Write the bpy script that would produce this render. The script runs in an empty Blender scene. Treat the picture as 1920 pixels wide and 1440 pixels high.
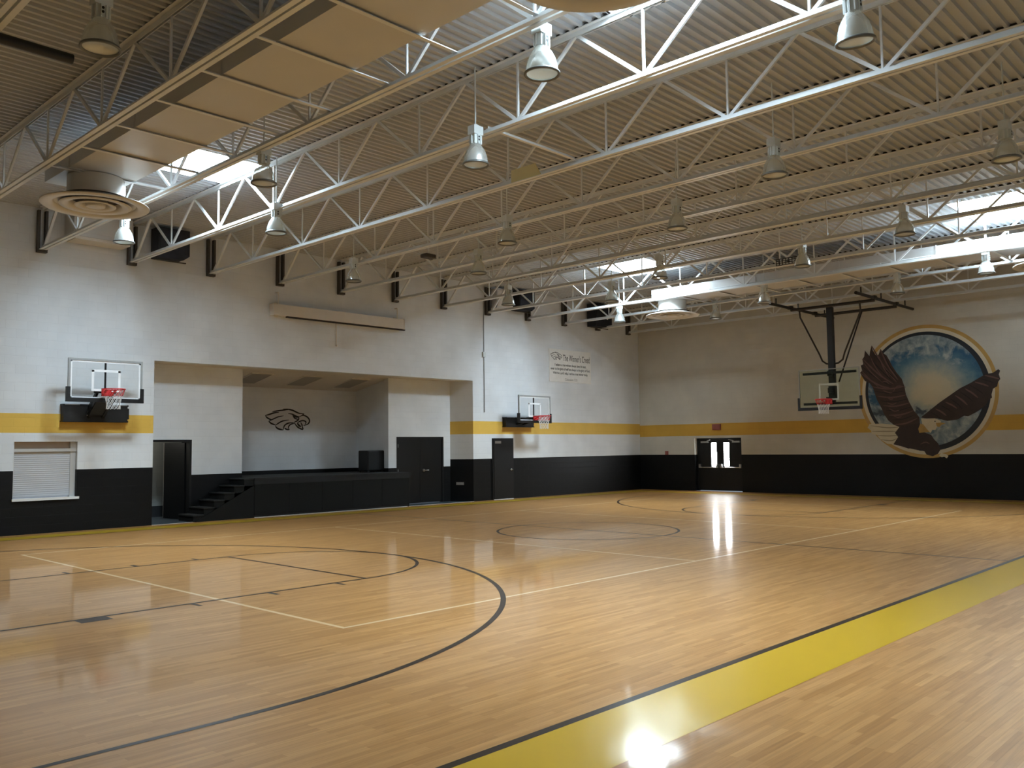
import bpy, bmesh, math, random
from mathutils import Vector, Matrix
random.seed(4)
scene = bpy.context.scene
C = scene.collection
PI = math.pi

SKY = 88
WOOD = (0.58, 0.318, 0.12, 1)
EXPO = 0.12
# ------------------------------------------------------------------ room dimensions (metres)
XL, XR = -14.7, 14.08          # behind the camera .. eagle wall
YN, YF = -11.75, 8.68          # near side wall .. stage wall
ZD = 6.87                      # underside of the roof deck
ZW = 6.98
BLK, Y0, Y1 = 1.29, 2.08, 2.48  # top of black paint, yellow stripe

# ------------------------------------------------------------------ materials
def new_mat(name):
    m = bpy.data.materials.new(name); m.use_nodes = True
    nt = m.node_tree
    return m, nt, nt.nodes['Principled BSDF'], nt.nodes['Material Output']

def srgb(r, g, b):
    f = lambda c: (c/255)/12.92 if c/255 <= .04045 else (((c/255)+.055)/1.055)**2.4
    return (f(r), f(g), f(b), 1)

def mat(name, col, rough=.6, metal=0., noise=.06, nscale=6., coat=0., spec=.5, bump=0.):
    m, nt, b, o = new_mat(name)
    b.inputs['Roughness'].default_value = rough
    b.inputs['Metallic'].default_value = metal
    b.inputs['Specular IOR Level'].default_value = spec
    b.inputs['Coat Weight'].default_value = coat; b.inputs['Coat Roughness'].default_value = .10
    tc = nt.nodes.new('ShaderNodeTexCoord')
    n = nt.nodes.new('ShaderNodeTexNoise'); n.inputs['Scale'].default_value = nscale
    n.inputs['Detail'].default_value = 3
    nt.links.new(tc.outputs['Object'], n.inputs['Vector'])
    mx = nt.nodes.new('ShaderNodeMix'); mx.data_type = 'RGBA'
    mx.inputs[6].default_value = tuple(c*(1-noise) for c in col[:3])+(1,)
    mx.inputs[7].default_value = tuple(min(1, c*(1+noise)) for c in col[:3])+(1,)
    nt.links.new(n.outputs['Fac'], mx.inputs[0])
    nt.links.new(mx.outputs[2], b.inputs['Base Color'])
    if bump:
        bp = nt.nodes.new('ShaderNodeBump'); bp.inputs['Strength'].default_value = bump
        bp.inputs['Distance'].default_value = .01
        nt.links.new(n.outputs['Fac'], bp.inputs['Height']); nt.links.new(bp.outputs[0], b.inputs['Normal'])
    return m

def emis(name, col, strength):
    m, nt, b, o = new_mat(name)
    b.inputs['Base Color'].default_value = (.8, .8, .8, 1)
    b.inputs['Emission Color'].default_value = col
    b.inputs['Emission Strength'].default_value = strength
    n = nt.nodes.new('ShaderNodeTexNoise'); n.inputs['Scale'].default_value = 2
    r = nt.nodes.new('ShaderNodeMapRange'); r.inputs[3].default_value = strength*.93; r.inputs[4].default_value = strength*1.07
    nt.links.new(n.outputs['Fac'], r.inputs[0]); nt.links.new(r.outputs[0], b.inputs['Emission Strength'])
    return m

def block_wall(name, axis, bands, black=(.0075, .0075, .008, 1), white=(.74, .745, .75, 1)):
    """painted concrete block; bands = [(z, colour)...] from the floor up; axis = 0 wall runs along x, 1 along y"""
    m, nt, b, o = new_mat(name)
    tc = nt.nodes.new('ShaderNodeTexCoord')
    sp = nt.nodes.new('ShaderNodeSeparateXYZ'); nt.links.new(tc.outputs['Object'], sp.inputs[0])
    cb = nt.nodes.new('ShaderNodeCombineXYZ')
    nt.links.new(sp.outputs[axis], cb.inputs[0]); nt.links.new(sp.outputs[2], cb.inputs[1])
    br = nt.nodes.new('ShaderNodeTexBrick'); br.inputs['Scale'].default_value = 1
    br.inputs['Brick Width'].default_value = .406; br.inputs['Row Height'].default_value = .1845
    br.inputs['Mortar Size'].default_value = .004; br.inputs['Mortar Smooth'].default_value = .8
    br.inputs['Color1'].default_value = (1, 1, 1, 1); br.inputs['Color2'].default_value = (.97, .97, .97, 1); br.inputs['Mortar'].default_value = (.9, .9, .9, 1)
    nt.links.new(cb.outputs[0], br.inputs['Vector'])
    mr = nt.nodes.new('ShaderNodeMapRange'); mr.inputs[1].default_value = 0; mr.inputs[2].default_value = 8
    nt.links.new(sp.outputs[2], mr.inputs[0])
    rp = nt.nodes.new('ShaderNodeValToRGB'); rp.color_ramp.interpolation = 'CONSTANT'
    e = rp.color_ramp.elements
    e[0].position = 0; e[0].color = bands[0][1]
    e[1].position = bands[1][0]/8 if len(bands) > 1 else 1; e[1].color = bands[1][1] if len(bands) > 1 else bands[0][1]
    for z, c in bands[2:]:
        k = e.new(z/8); k.color = c
    nt.links.new(mr.outputs[0], rp.inputs[0])
    n = nt.nodes.new('ShaderNodeTexNoise'); n.inputs['Scale'].default_value = 1.3; n.inputs['Detail'].default_value = 6
    nt.links.new(tc.outputs['Object'], n.inputs['Vector'])
    nr = nt.nodes.new('ShaderNodeMapRange'); nr.inputs[1].default_value = .3; nr.inputs[2].default_value = .7; nr.inputs[3].default_value = .93; nr.inputs[4].default_value = 1.04
    nt.links.new(n.outputs['Fac'], nr.inputs[0])
    m1 = nt.nodes.new('ShaderNodeMix'); m1.data_type = 'RGBA'; m1.blend_type = 'MULTIPLY'; m1.inputs[0].default_value = 1
    nt.links.new(rp.outputs[0], m1.inputs[6]); nt.links.new(br.outputs['Color'], m1.inputs[7])
    m2 = nt.nodes.new('ShaderNodeVectorMath'); m2.operation = 'SCALE'
    nt.links.new(m1.outputs[2], m2.inputs[0]); nt.links.new(nr.outputs[0], m2.inputs['Scale'])
    nt.links.new(m2.outputs[0], b.inputs['Base Color'])
    bp = nt.nodes.new('ShaderNodeBump'); bp.inputs['Strength'].default_value = .35; bp.inputs['Distance'].default_value = .006
    nt.links.new(br.outputs['Fac'], bp.inputs['Height']); bp.invert = True
    nt.links.new(bp.outputs[0], b.inputs['Normal'])
    b.inputs['Roughness'].default_value = .5
    b.inputs['Specular IOR Level'].default_value = .25
    return m

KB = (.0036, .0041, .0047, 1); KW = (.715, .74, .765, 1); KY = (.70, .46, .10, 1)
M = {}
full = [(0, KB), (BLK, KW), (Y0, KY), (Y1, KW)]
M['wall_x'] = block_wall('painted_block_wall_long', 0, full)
KW_DIM = (.55, .527, .472, 1); KY_DIM = (.56, .345, .065, 1)  # same white and yellow paint, end wall dimness put into the colour
M['wall_y'] = block_wall('painted_block_wall_end', 1, [(0, KB), (BLK, KW_DIM), (2.0, KY_DIM), (2.42, KW_DIM)])
M['wall_reveal'] = block_wall('painted_block_reveal', 1, full)
M['alcove'] = block_wall('painted_block_alcove', 0, [(0, KB), (1.08, KW)])
M['alcove_y'] = block_wall('painted_block_alcove_side', 1, [(0, KB), (1.08, KW)])
KG = (.3, .32, .31, 1)
M['grey_block'] = block_wall('bare_grey_block', 0, [(0, (.03, .035, .04, 1)), (.28, KG)])
M['steel'] = mat('white_painted_steel', (.69, .705, .71, 1), .38, 0, .06, 4)
M['deck'] = mat('cream_painted_deck', (.455, .472, .49, 1), .5, 0, .07, 1.2)
M['duct'] = mat('painted_duct_metal', (.57, .565, .555, 1), .35, 0, .05, 2)
M['ductdark'] = mat('duct_grille_shadow', (.10, .08, .065, 1), .6)
M['diff'] = mat('cream_diffuser_metal', (.60, .585, .555, 1), .4, 0, .04, 3)
M['bracket'] = mat('dark_brown_bracket', (.055, .045, .035, 1), .6)
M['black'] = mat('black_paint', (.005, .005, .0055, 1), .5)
M['blackmetal'] = mat('black_metal', (.012, .011, .011, 1), .4)
M['brownmetal'] = mat('dark_brown_metal', (.02, .015, .012, 1), .45)
M['doorblack'] = mat('black_door_paint', (.006, .0064, .007, 1), .45, spec=.35)
M['chrome'] = mat('brushed_metal', (.6, .6, .6, 1), .3, 1.)
M['alu'] = mat('aluminium_frame', (.36, .37, .37, 1), .4, .3)
M['rim'] = mat('grey_lamp_rim', (.16, .165, .16, 1), .4, .3)
M['housing'] = mat('white_lamp_housing', (.62, .66, .66, 1), .4)
M['red'] = mat('red_rim_paint', (.55, .03, .035, 1), .4)
M['net'] = mat('white_net_cord', (.75, .75, .75, 1), .8)
M['whitepaint'] = mat('white_target_paint', (.82, .83, .84, 1), .5)
M['shutter'] = mat('grey_shutter_slats', (.46, .46, .475, 1), .45, .1, .05, 3)
M['shutter_trim'] = mat('grey_shutter_trim', (.58, .58, .57, 1), .35, .3)
M['header'] = mat('tan_header_panel', (.42, .34, .27, 1), .5)
M['sill'] = mat('pale_sill', (.72, .72, .71, 1), .4)
M['beige'] = mat('beige_case', (.66, .62, .56, 1), .5)
M['slot'] = mat('dark_brown_slot', (.02, .012, .01, 1), .7)
M['sign'] = mat('off_white_sign_board', (.77, .76, .73, 1), .5)
M['ink'] = mat('charcoal_lettering', (.06, .06, .055, 1), .7)
M['inklight'] = mat('grey_lettering', (.27, .26, .24, 1), .7)
M['logoink'] = mat('dark_brown_logo_paint', (.02, .015, .012, 1), .7)
M['logofill'] = mat('pale_grey_logo_fill', (.60, .59, .59, 1), .6)
M['stagecarpet'] = mat('black_stage_carpet', (.013, .0135, .014, 1), .85, 0, .3, 60)
M['stagefront'] = mat('black_stage_panel', (.0045, .005, .0048, 1), .7, spec=.25)
M['slate'] = mat('slate_vinyl_floor', (.06, .075, .085, 1), .4)
M['alcove_ceil'] = mat('alcove_ceiling_paint', (.62, .58, .52, 1), .6)
M['panelgrey'] = mat('grey_ceiling_panel', (.33, .31, .28, 1), .6)
M['navy'] = mat('black_speaker_cloth', (.012, .014, .022, 1), .7)
M['exit'] = mat('faded_red_sign_face', (.28, .09, .075, 1), .5)
M['yellowpanel'] = mat('pale_yellow_panel', (.64, .54, .27, 1), .5)
M['line_black'] = mat('dark_court_line', (.042, .027, .017, 1), .4, 0, .1, 3, coat=.16, spec=.15)
M['line_tan'] = mat('pale_tan_court_line', (.72, .52, .30, 1), .35, 0, .05, 3, coat=.45, spec=.2)
M['border'] = mat('yellow_court_border', (.64, .405, .03, 1), .30, 0, .06, 1.5, coat=.5, spec=.2)
M['shaft'] = mat('white_skylight_well', (.85, .86, .87, 1), .5)
M['sky'] = emis('lit_skylight_dome', (.72, .885, 1., 1), SKY)
M['pane'] = emis('bright_door_pane', (.93, .97, 1., 1), 55)

# varnished maple floor: narrow strips running along the room
m, nt, b, o = new_mat('varnished_maple_strips')
tc = nt.nodes.new('ShaderNodeTexCoord')
def brick(w, h, off, c1, c2, mort):
    br = nt.nodes.new('ShaderNodeTexBrick'); br.inputs['Scale'].default_value = 1
    br.inputs['Brick Width'].default_value = w; br.inputs['Row Height'].default_value = h
    br.inputs['Mortar Size'].default_value = .0007; br.offset = off; br.offset_frequency = 2; br.squash = 1
    br.inputs['Color1'].default_value = c1; br.inputs['Color2'].default_value = c2; br.inputs['Mortar'].default_value = mort
    nt.links.new(tc.outputs['Object'], br.inputs['Vector']); return br
b1 = brick(.62, .050, .37, (1, 1, 1, 1), (.80, .745, .68, 1), (.66, .58, .49, 1))
b2 = brick(.87, .050, .23, (1, 1, 1, 1), (.90, .88, .85, 1), (.95, .94, .92, 1))
nz = nt.nodes.new('ShaderNodeTexNoise'); nz.inputs['Scale'].default_value = 1; nz.inputs['Detail'].default_value = 5
mp = nt.nodes.new('ShaderNodeMapping'); mp.inputs['Scale'].default_value = (2.2, 55, 1)
nt.links.new(tc.outputs['Object'], mp.inputs[0]); nt.links.new(mp.outputs[0], nz.inputs['Vector'])
nr = nt.nodes.new('ShaderNodeMapRange'); nr.inputs[1].default_value = .3; nr.inputs[2].default_value = .7; nr.inputs[3].default_value = .86; nr.inputs[4].default_value = 1.08
nt.links.new(nz.outputs['Fac'], nr.inputs[0])
base = nt.nodes.new('ShaderNodeRGB'); base.outputs[0].default_value = WOOD
def mul(a, c):
    x = nt.nodes.new('ShaderNodeMix'); x.data_type = 'RGBA'; x.blend_type = 'MULTIPLY'; x.inputs[0].default_value = 1
    nt.links.new(a, x.inputs[6]); nt.links.new(c, x.inputs[7]); return x.outputs[2]
col = mul(mul(base.outputs[0], b1.outputs['Color']), b2.outputs['Color'])
sc_ = nt.nodes.new('ShaderNodeVectorMath'); sc_.operation = 'SCALE'
nt.links.new(col, sc_.inputs[0]); nt.links.new(nr.outputs[0], sc_.inputs['Scale'])
nt.links.new(sc_.outputs[0], b.inputs['Base Color'])
b.inputs['Roughness'].default_value = .42
b.inputs['Coat Weight'].default_value = .5
b.inputs['Coat Roughness'].default_value = .065
b.inputs['Specular IOR Level'].default_value = .12
wv = nt.nodes.new('ShaderNodeTexNoise'); wv.inputs['Scale'].default_value = 1; wv.inputs['Detail'].default_value = 2
mp2 = nt.nodes.new('ShaderNodeMapping'); mp2.inputs['Scale'].default_value = (1.5, 9, 1)
nt.links.new(tc.outputs['Object'], mp2.inputs[0]); nt.links.new(mp2.outputs[0], wv.inputs['Vector'])
bp = nt.nodes.new('ShaderNodeBump'); bp.inputs['Strength'].default_value = .022; bp.inputs['Distance'].default_value = .01
nt.links.new(wv.outputs['Fac'], bp.inputs['Height']); nt.links.new(bp.outputs[0], b.inputs['Coat Normal'])
M['wood'] = m

# prismatic acrylic lamp reflectors: half see-through
def acrylic(name, fac, col, rough):
    m, nt, b, o = new_mat(name)
    b.inputs['Base Color'].default_value = col; b.inputs['Roughness'].default_value = rough; b.inputs['Metallic'].default_value = .55
    n = nt.nodes.new('ShaderNodeTexNoise'); n.inputs['Scale'].default_value = 25
    bp = nt.nodes.new('ShaderNodeBump'); bp.inputs['Strength'].default_value = .15; bp.inputs['Distance'].default_value = .004
    nt.links.new(n.outputs['Fac'], bp.inputs['Height']); nt.links.new(bp.outputs[0], b.inputs['Normal'])
    tr = nt.nodes.new('ShaderNodeBsdfTransparent'); tr.inputs[0].default_value = (.9, .92, .9, 1)
    mx = nt.nodes.new('ShaderNodeMixShader'); mx.inputs[0].default_value = fac
    nt.links.new(tr.outputs[0], mx.inputs[1]); nt.links.new(b.outputs[0], mx.inputs[2]); nt.links.new(mx.outputs[0], o.inputs['Surface'])
    return m
M['reflector'] = acrylic('prismatic_reflector', .62, (.80, .82, .80, 1), .22)
M['lamp_glass'] = acrylic('ribbed_lamp_lens', .6, (.78, .80, .78, 1), .3)
M['rednet'] = mat('red_net_cord', (.55, .05, .05, 1), .8)
M['flute_shade'] = mat('dark_flute_shade', (.028, .024, .02, 1), .9)  # shade of the deck flutes as a near-black colour
M['tsq'] = mat('dimmed_white_target_paint', (.50, .53, .46, 1), .5)  # white target paint with its backlit dimness put into the colour

# clear backboard glass
m, nt, b, o = new_mat('clear_backboard_glass')
tr = nt.nodes.new('ShaderNodeBsdfTransparent'); tr.inputs[0].default_value = (.985, .99, .99, 1)
gl = nt.nodes.new('ShaderNodeBsdfGlossy'); gl.inputs['Roughness'].default_value = .05
lw = nt.nodes.new('ShaderNodeLayerWeight'); lw.inputs[0].default_value = .12
mxs = nt.nodes.new('ShaderNodeMixShader')
nt.links.new(lw.outputs['Fresnel'], mxs.inputs[0]); nt.links.new(tr.outputs[0], mxs.inputs[1]); nt.links.new(gl.outputs[0], mxs.inputs[2])
nt.links.new(mxs.outputs[0], o.inputs['Surface']); M['glass'] = m
m2 = m.copy(); m2.name = 'greenish_backboard_glass'
for n_ in m2.node_tree.nodes:
    if n_.type == 'BSDF_TRANSPARENT': n_.inputs[0].default_value = (.93, .97, .92, 1)
M['glass_green'] = m2

# painted sky of the mural
m, nt, b, o = new_mat('painted_mural_sky')
tc = nt.nodes.new('ShaderNodeTexCoord')
def noise(scale, detail=6, rough=.6, dist=.3):
    n = nt.nodes.new('ShaderNodeTexNoise'); n.inputs['Scale'].default_value = scale; n.inputs['Detail'].default_value = detail
    n.inputs['Roughness'].default_value = rough; n.inputs['Distortion'].default_value = dist
    nt.links.new(tc.outputs['Object'], n.inputs['Vector']); return n
def ramp(src, stops, inter='LINEAR'):
    r = nt.nodes.new('ShaderNodeValToRGB'); r.color_ramp.interpolation = inter
    e = r.color_ramp.elements
    e[0].position, e[0].color = stops[0]; e[1].position, e[1].color = stops[1]
    for p_, c_ in stops[2:]:
        k = e.new(p_); k.color = c_
    nt.links.new(src, r.inputs[0]); return r
def mixc(f, a, c):
    x = nt.nodes.new('ShaderNodeMix'); x.data_type = 'RGBA'
    nt.links.new(f, x.inputs[0]); nt.links.new(a, x.inputs[6]); nt.links.new(c, x.inputs[7]); return x.outputs[2]
sp = nt.nodes.new('ShaderNodeSeparateXYZ'); nt.links.new(tc.outputs['Object'], sp.inputs[0])
mz = nt.nodes.new('ShaderNodeMapRange'); mz.inputs[1].default_value = -1.85; mz.inputs[2].default_value = 1.85; nt.links.new(sp.outputs[2], mz.inputs[0])
mpv = nt.nodes.new('ShaderNodeMapping'); mpv.inputs['Location'].default_value = (0, .17, -.05); mpv.inputs['Scale'].default_value = (0, .86, 1)
nt.links.new(tc.outputs['Object'], mpv.inputs[0])
ln = nt.nodes.new('ShaderNodeVectorMath'); ln.operation = 'LENGTH'; nt.links.new(mpv.outputs[0], ln.inputs[0])
wob = noise(3.2, 6, .65, .2)
dst = nt.nodes.new('ShaderNodeMath'); dst.operation = 'MULTIPLY_ADD'; dst.inputs[1].default_value = .55
nt.links.new(wob.outputs['Fac'], dst.inputs[0]); nt.links.new(ln.outputs['Value'], dst.inputs[2])
dn0 = nt.nodes.new('ShaderNodeMath'); dn0.operation = 'MULTIPLY'; dn0.inputs[1].default_value = .5; nt.links.new(dst.outputs[0], dn0.inputs[0])
grad = ramp(dn0.outputs[0], [(.12, (.54, .47, .33, 1)), (.36, (.46, .42, .31, 1)), (.52, (.25, .30, .30, 1)), (.66, (.085, .18, .24, 1)), (.78, (.022, .10, .19, 1)), (1, (.04, .10, .16, 1))])
cl = noise(1.9, 8, .64, .5)
ofs = nt.nodes.new('ShaderNodeMath'); ofs.operation = 'ADD'
cz = ramp(mz.outputs[0], [(0, (.66, .66, .66, 1)), (.30, (.56, .56, .56, 1)), (.42, (.3, .3, .3, 1)), (.62, (.26, .26, .26, 1)), (.74, (.40, .40, .40, 1)), (.90, (.66, .66, .66, 1))])
rim_ = ramp(dn0.outputs[0], [(.80, (0, 0, 0, 1)), (.98, (.25, .25, .25, 1))])
o2 = nt.nodes.new('ShaderNodeMath'); o2.operation = 'ADD'
nt.links.new(cl.outputs['Fac'], ofs.inputs[0]); nt.links.new(cz.outputs[0], ofs.inputs[1])
nt.links.new(ofs.outputs[0], o2.inputs[0]); nt.links.new(rim_.outputs[0], o2.inputs[1])
mr = nt.nodes.new('ShaderNodeMapRange'); mr.inputs[1].default_value = .93; mr.inputs[2].default_value = 1.06
nt.links.new(o2.outputs[0], mr.inputs[0])
cn = noise(4.0, 6, .6, .4)
ccol = ramp(cn.outputs['Fac'], [(.32, (.10, .15, .18, 1)), (.5, (.23, .28, .30, 1)), (.68, (.42, .44, .43, 1))])
sky = mixc(mr.outputs[0], grad.outputs[0], ccol.outputs[0])
dn = noise(2.6, 7, .6, .6)                                 # dark storm clouds low down
dz = ramp(mz.outputs[0], [(.22, (0, 0, 0, 1)), (.33, (.5, .5, .5, 1)), (.46, (0, 0, 0, 1))])
da = nt.nodes.new('ShaderNodeMath'); da.operation = 'ADD'
nt.links.new(dn.outputs['Fac'], da.inputs[0]); nt.links.new(dz.outputs[0], da.inputs[1])
dm = nt.nodes.new('ShaderNodeMapRange'); dm.inputs[1].default_value = .93; dm.inputs[2].default_value = 1.02; nt.links.new(da.outputs[0], dm.inputs[0])
dk = nt.nodes.new('ShaderNodeRGB'); dk.outputs[0].default_value = (.045, .065, .085, 1)
sky = mixc(dm.outputs[0], sky, dk.outputs[0])
nt.links.new(sky, b.inputs['Base Color']); b.inputs['Roughness'].default_value = .6
M['mural_sky'] = m
M['mural_brown'] = mat('mural_dark_brown', (.050, .028, .022, 1), .6, 0, .45, 5)
M['mural_brown2'] = mat('mural_black_brown', (.036, .022, .020, 1), .6, 0, .4, 5)
M['mural_streak'] = mat('mural_feather_streak', (.13, .07, .06, 1), .6, 0, .2, 5)
M['mural_dark'] = mat('mural_feather_shadow', (.014, .010, .010, 1), .6)
M['mural_cream'] = mat('mural_cream', (.60, .54, .40, 1), .6, 0, .12, 6)
M['mural_tan'] = mat('mural_tan_streak', (.30, .26, .17, 1), .6)
M['mural_gold'] = mat('mural_gold', (.42, .27, .08, 1), .6, 0, .3, 6)
M['mural_ring'] = mat('mural_gold_ring', (.46, .29, .085, 1), .6, 0, .25, 3)
M['mural_ringpale'] = mat('mural_pale_ring', (.60, .54, .42, 1), .6, 0, .06, 3)
M['mural_edge'] = mat('mural_navy_edge', (.012, .016, .024, 1), .6)

# ------------------------------------------------------------------ mesh helpers
class MB:
    def __init__(s): s.v = []; s.f = []; s.sm = []
    def add(s, vs, fs, smooth=False):
        k = len(s.v); s.v += [tuple(v) for v in vs]; s.f += [tuple(i+k for i in f) for f in fs]; s.sm += [smooth]*len(fs); return s
    def box(s, x0, x1, y0, y1, z0, z1):
        return s.add([(x0,y0,z0),(x1,y0,z0),(x1,y1,z0),(x0,y1,z0),(x0,y0,z1),(x1,y0,z1),(x1,y1,z1),(x0,y1,z1)],
                     [(0,3,2,1),(4,5,6,7),(0,1,5,4),(1,2,6,5),(2,3,7,6),(3,0,4,7)])
    def bar(s, a, b_, w, h=None, up=(0,0,1)):
        a = Vector(a); b_ = Vector(b_); h = h or w; d = (b_-a).normalized(); up = Vector(up)
        if abs(d.dot(up)) > .98: up = Vector((1,0,0))
        r = d.cross(up).normalized(); u = r.cross(d)
        vs = []
        for p in (a, b_):
            for i, j in ((-1,-1),(1,-1),(1,1),(-1,1)): vs.append(p+r*(i*w/2)+u*(j*h/2))
        return s.add(vs, [(3,2,1,0),(4,5,6,7),(0,1,5,4),(1,2,6,5),(2,3,7,6),(3,0,4,7)])
    def tube(s, pts, r, n=8, closed=False):
        pts = [Vector(p) for p in pts]; N = len(pts); vs = []; prev = None
        for i, p in enumerate(pts):
            if closed: d = pts[(i+1) % N]-pts[i-1]
            else: d = pts[min(i+1, N-1)]-pts[max(i-1, 0)]
            d.normalize()
            up = prev if prev is not None else (Vector((0,0,1)) if abs(d.z) < .9 else Vector((1,0,0)))
            x = (up-d*up.dot(d)).normalized(); prev = x; y = d.cross(x)
            for k in range(n):
                t = 2*PI*k/n; vs.append(p+(x*math.cos(t)+y*math.sin(t))*r)
        fs = []
        for i in range(N if closed else N-1):
            j = (i+1) % N
            for k in range(n): fs.append((i*n+k, i*n+(k+1) % n, j*n+(k+1) % n, j*n+k))
        s.add(vs, fs, True)
        if not closed: s.add(vs[:n], [tuple(range(n))[::-1]]); s.add(vs[-n:], [tuple(range(n))])
        return s
    def lathe(s, prof, n=32, c=(0,0,0), smooth=True):
        vs = []; fs = []
        for r, z in prof:
            for k in range(n):
                t = 2*PI*k/n; vs.append((c[0]+r*math.cos(t), c[1]+r*math.sin(t), c[2]+z))
        for i in range(len(prof)-1):
            for k in range(n): fs.append((i*n+k, i*n+(k+1) % n, (i+1)*n+(k+1) % n, (i+1)*n+k))
        return s.add(vs, fs, smooth)
    def disc(s, r, z, n=32, c=(0,0)):
        return s.add([(c[0]+r*math.cos(2*PI*k/n), c[1]+r*math.sin(2*PI*k/n), z) for k in range(n)], [tuple(range(n))])
    def prism(s, poly, fn, t):                   # polygon (a,b) placed by fn(a,b,depth), thickness t
        n = len(poly)
        vs = [fn(a, b_, 0) for a, b_ in poly]+[fn(a, b_, t) for a, b_ in poly]
        return s.add(vs, [tuple(range(n)), tuple(range(2*n-1, n-1, -1))]+[(i, i+n, (i+1) % n+n, (i+1) % n) for i in range(n)])
    def ribbon(s, pts, w, fn, taper=True, d=0):
        P = [Vector((a, b_)) for a, b_ in pts]
        if len(P) > 2:                            # smooth the stroke
            Q = []
            for i in range(len(P)-1):
                p0 = P[max(i-1, 0)]; p1 = P[i]; p2 = P[i+1]; p3 = P[min(i+2, len(P)-1)]
                for k in range(4):
                    t = k/4
                    Q.append(.5*((2*p1)+(p2-p0)*t+(2*p0-5*p1+4*p2-p3)*t*t+(3*p1-p0-3*p2+p3)*t**3))
            P = Q+[P[-1]]
        n = len(P); vs = []
        for i, p in enumerate(P):
            dd = (P[min(i+1, n-1)]-P[max(i-1, 0)]).normalized(); q = Vector((-dd.y, dd.x))
            ww = w/2*(1 if not taper else min(1, .35+2.2*min(i, n-1-i)/(n-1)))
            for sg in (1, -1): e = p+q*ww*sg; vs.append(fn(e.x, e.y, d))
        return s.add(vs, [(2*i, 2*i+1, 2*i+3, 2*i+2) for i in range(n-1)])
    def mesh(s, name, m):
        me = bpy.data.meshes.new(name); me.from_pydata(s.v, [], s.f); me.update()
        bm = bmesh.new(); bm.from_mesh(me); bmesh.ops.recalc_face_normals(bm, faces=bm.faces); bm.to_mesh(me); bm.free()
        me.polygons.foreach_set('use_smooth', s.sm)
        me.materials.append(M[m] if isinstance(m, str) else m); return me
    def build(s, name, m, parent=None, loc=None):
        o = bpy.data.objects.new(name, s.mesh(name, m)); C.objects.link(o)
        if parent is not None: o.parent = parent
        if loc: o.location = loc
        return o

def tag(o, label, cat, group=None):
    o['label'] = label; o['category'] = cat
    if group: o['group'] = group
    return o
def thing(name, label, cat, loc=(0,0,0), rz=0, group=None):
    o = bpy.data.objects.new(name, None); C.objects.link(o); o.empty_display_size = .1
    o.location = loc; o.rotation_euler = (0,0,rz); return tag(o, label, cat, group)
def struct(o): o['kind'] = 'structure'; return o
def copy_tree(o, parent=None):
    c = o.copy(); C.objects.link(c); c.parent = parent
    for ch in list(o.children): copy_tree(ch, c)
    return c
def text_mesh(name, body, m, parent, place, width=None, height=None, align='CENTER', bold=0.):
    cu = bpy.data.curves.new('lettering', 'FONT'); cu.body = body; cu.align_x = align; cu.size = 1; cu.offset = bold
    cu.space_line = 1.15
    t = bpy.data.objects.new('lettering_tmp', cu); C.objects.link(t)
    bpy.context.view_layer.update()
    me = bpy.data.meshes.new_from_object(t.evaluated_get(bpy.context.evaluated_depsgraph_get()))
    bpy.data.objects.remove(t)
    xs = [v.co.x for v in me.vertices]; ys = [v.co.y for v in me.vertices]
    sx = width/(max(xs)-min(xs)); sy = height/(max(ys)-min(ys)) if height else sx
    cx = (max(xs)+min(xs))/2; cy = (max(ys)+min(ys))/2
    for v in me.vertices: v.co = place((v.co.x-cx)*sx, (v.co.y-cy)*sy)
    me.materials.append(M[m]); o = bpy.data.objects.new(name, me); C.objects.link(o); o.parent = parent
    return o

# ================================================================== THE SETTING
floor = struct(MB().box(XL, XR, YN, YF, -.12, 0).build('floor', 'wood'))
floor['label'] = 'varnished maple gym floor with painted court lines'
LZ = .001
def flat(name, m, polys, z=LZ):
    mb = MB()
    for q in polys: mb.add([(x, y, z) for x, y in q], [tuple(range(len(q)))])
    return struct(mb.build(name, m, floor))
def seg(x0, y0, x1, y1): return [(x0, y0), (x1, y0), (x1, y1), (x0, y1)]
def arc(cx, cy, r, w, a0, a1, n=96):
    out = []
    for i in range(n):
        p, q = a0+(a1-a0)*i/n, a0+(a1-a0)*(i+1)/n
        out.append([(cx+(r-w)*math.cos(p), cy+(r-w)*math.sin(p)), (cx+r*math.cos(p), cy+r*math.sin(p)), (cx+r*math.cos(q), cy+r*math.sin(q)), (cx+(r-w)*math.cos(q), cy+(r-w)*math.sin(q))])
    return out
H, V, W = 12.6, 7.66, .05
BO = .60
flat('border_stripe', 'border', [seg(-H-BO, -V-BO-.03, H+BO, -V-.0), seg(-H-BO, V, H+BO, V+BO), seg(-H-BO, -V, -H, V), seg(H, -V, H+BO, V)])['label'] = 'yellow painted border around the court'
flat('sideline', 'line_black', [seg(-H, -V, H, -V+W+.015), seg(-H, V-W, H, V)], LZ*1.5)
flat('baseline', 'line_black', [seg(-H, -V, -H+W, V), seg(H-W, -V, H, V)], LZ*1.5)
flat('half_court_line', 'line_black', [seg(-W/2, -V, W/2, V)])
flat('center_circle', 'line_black', arc(0, 0, 1.83, W, 0, 2*PI), LZ*1.2)
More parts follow.
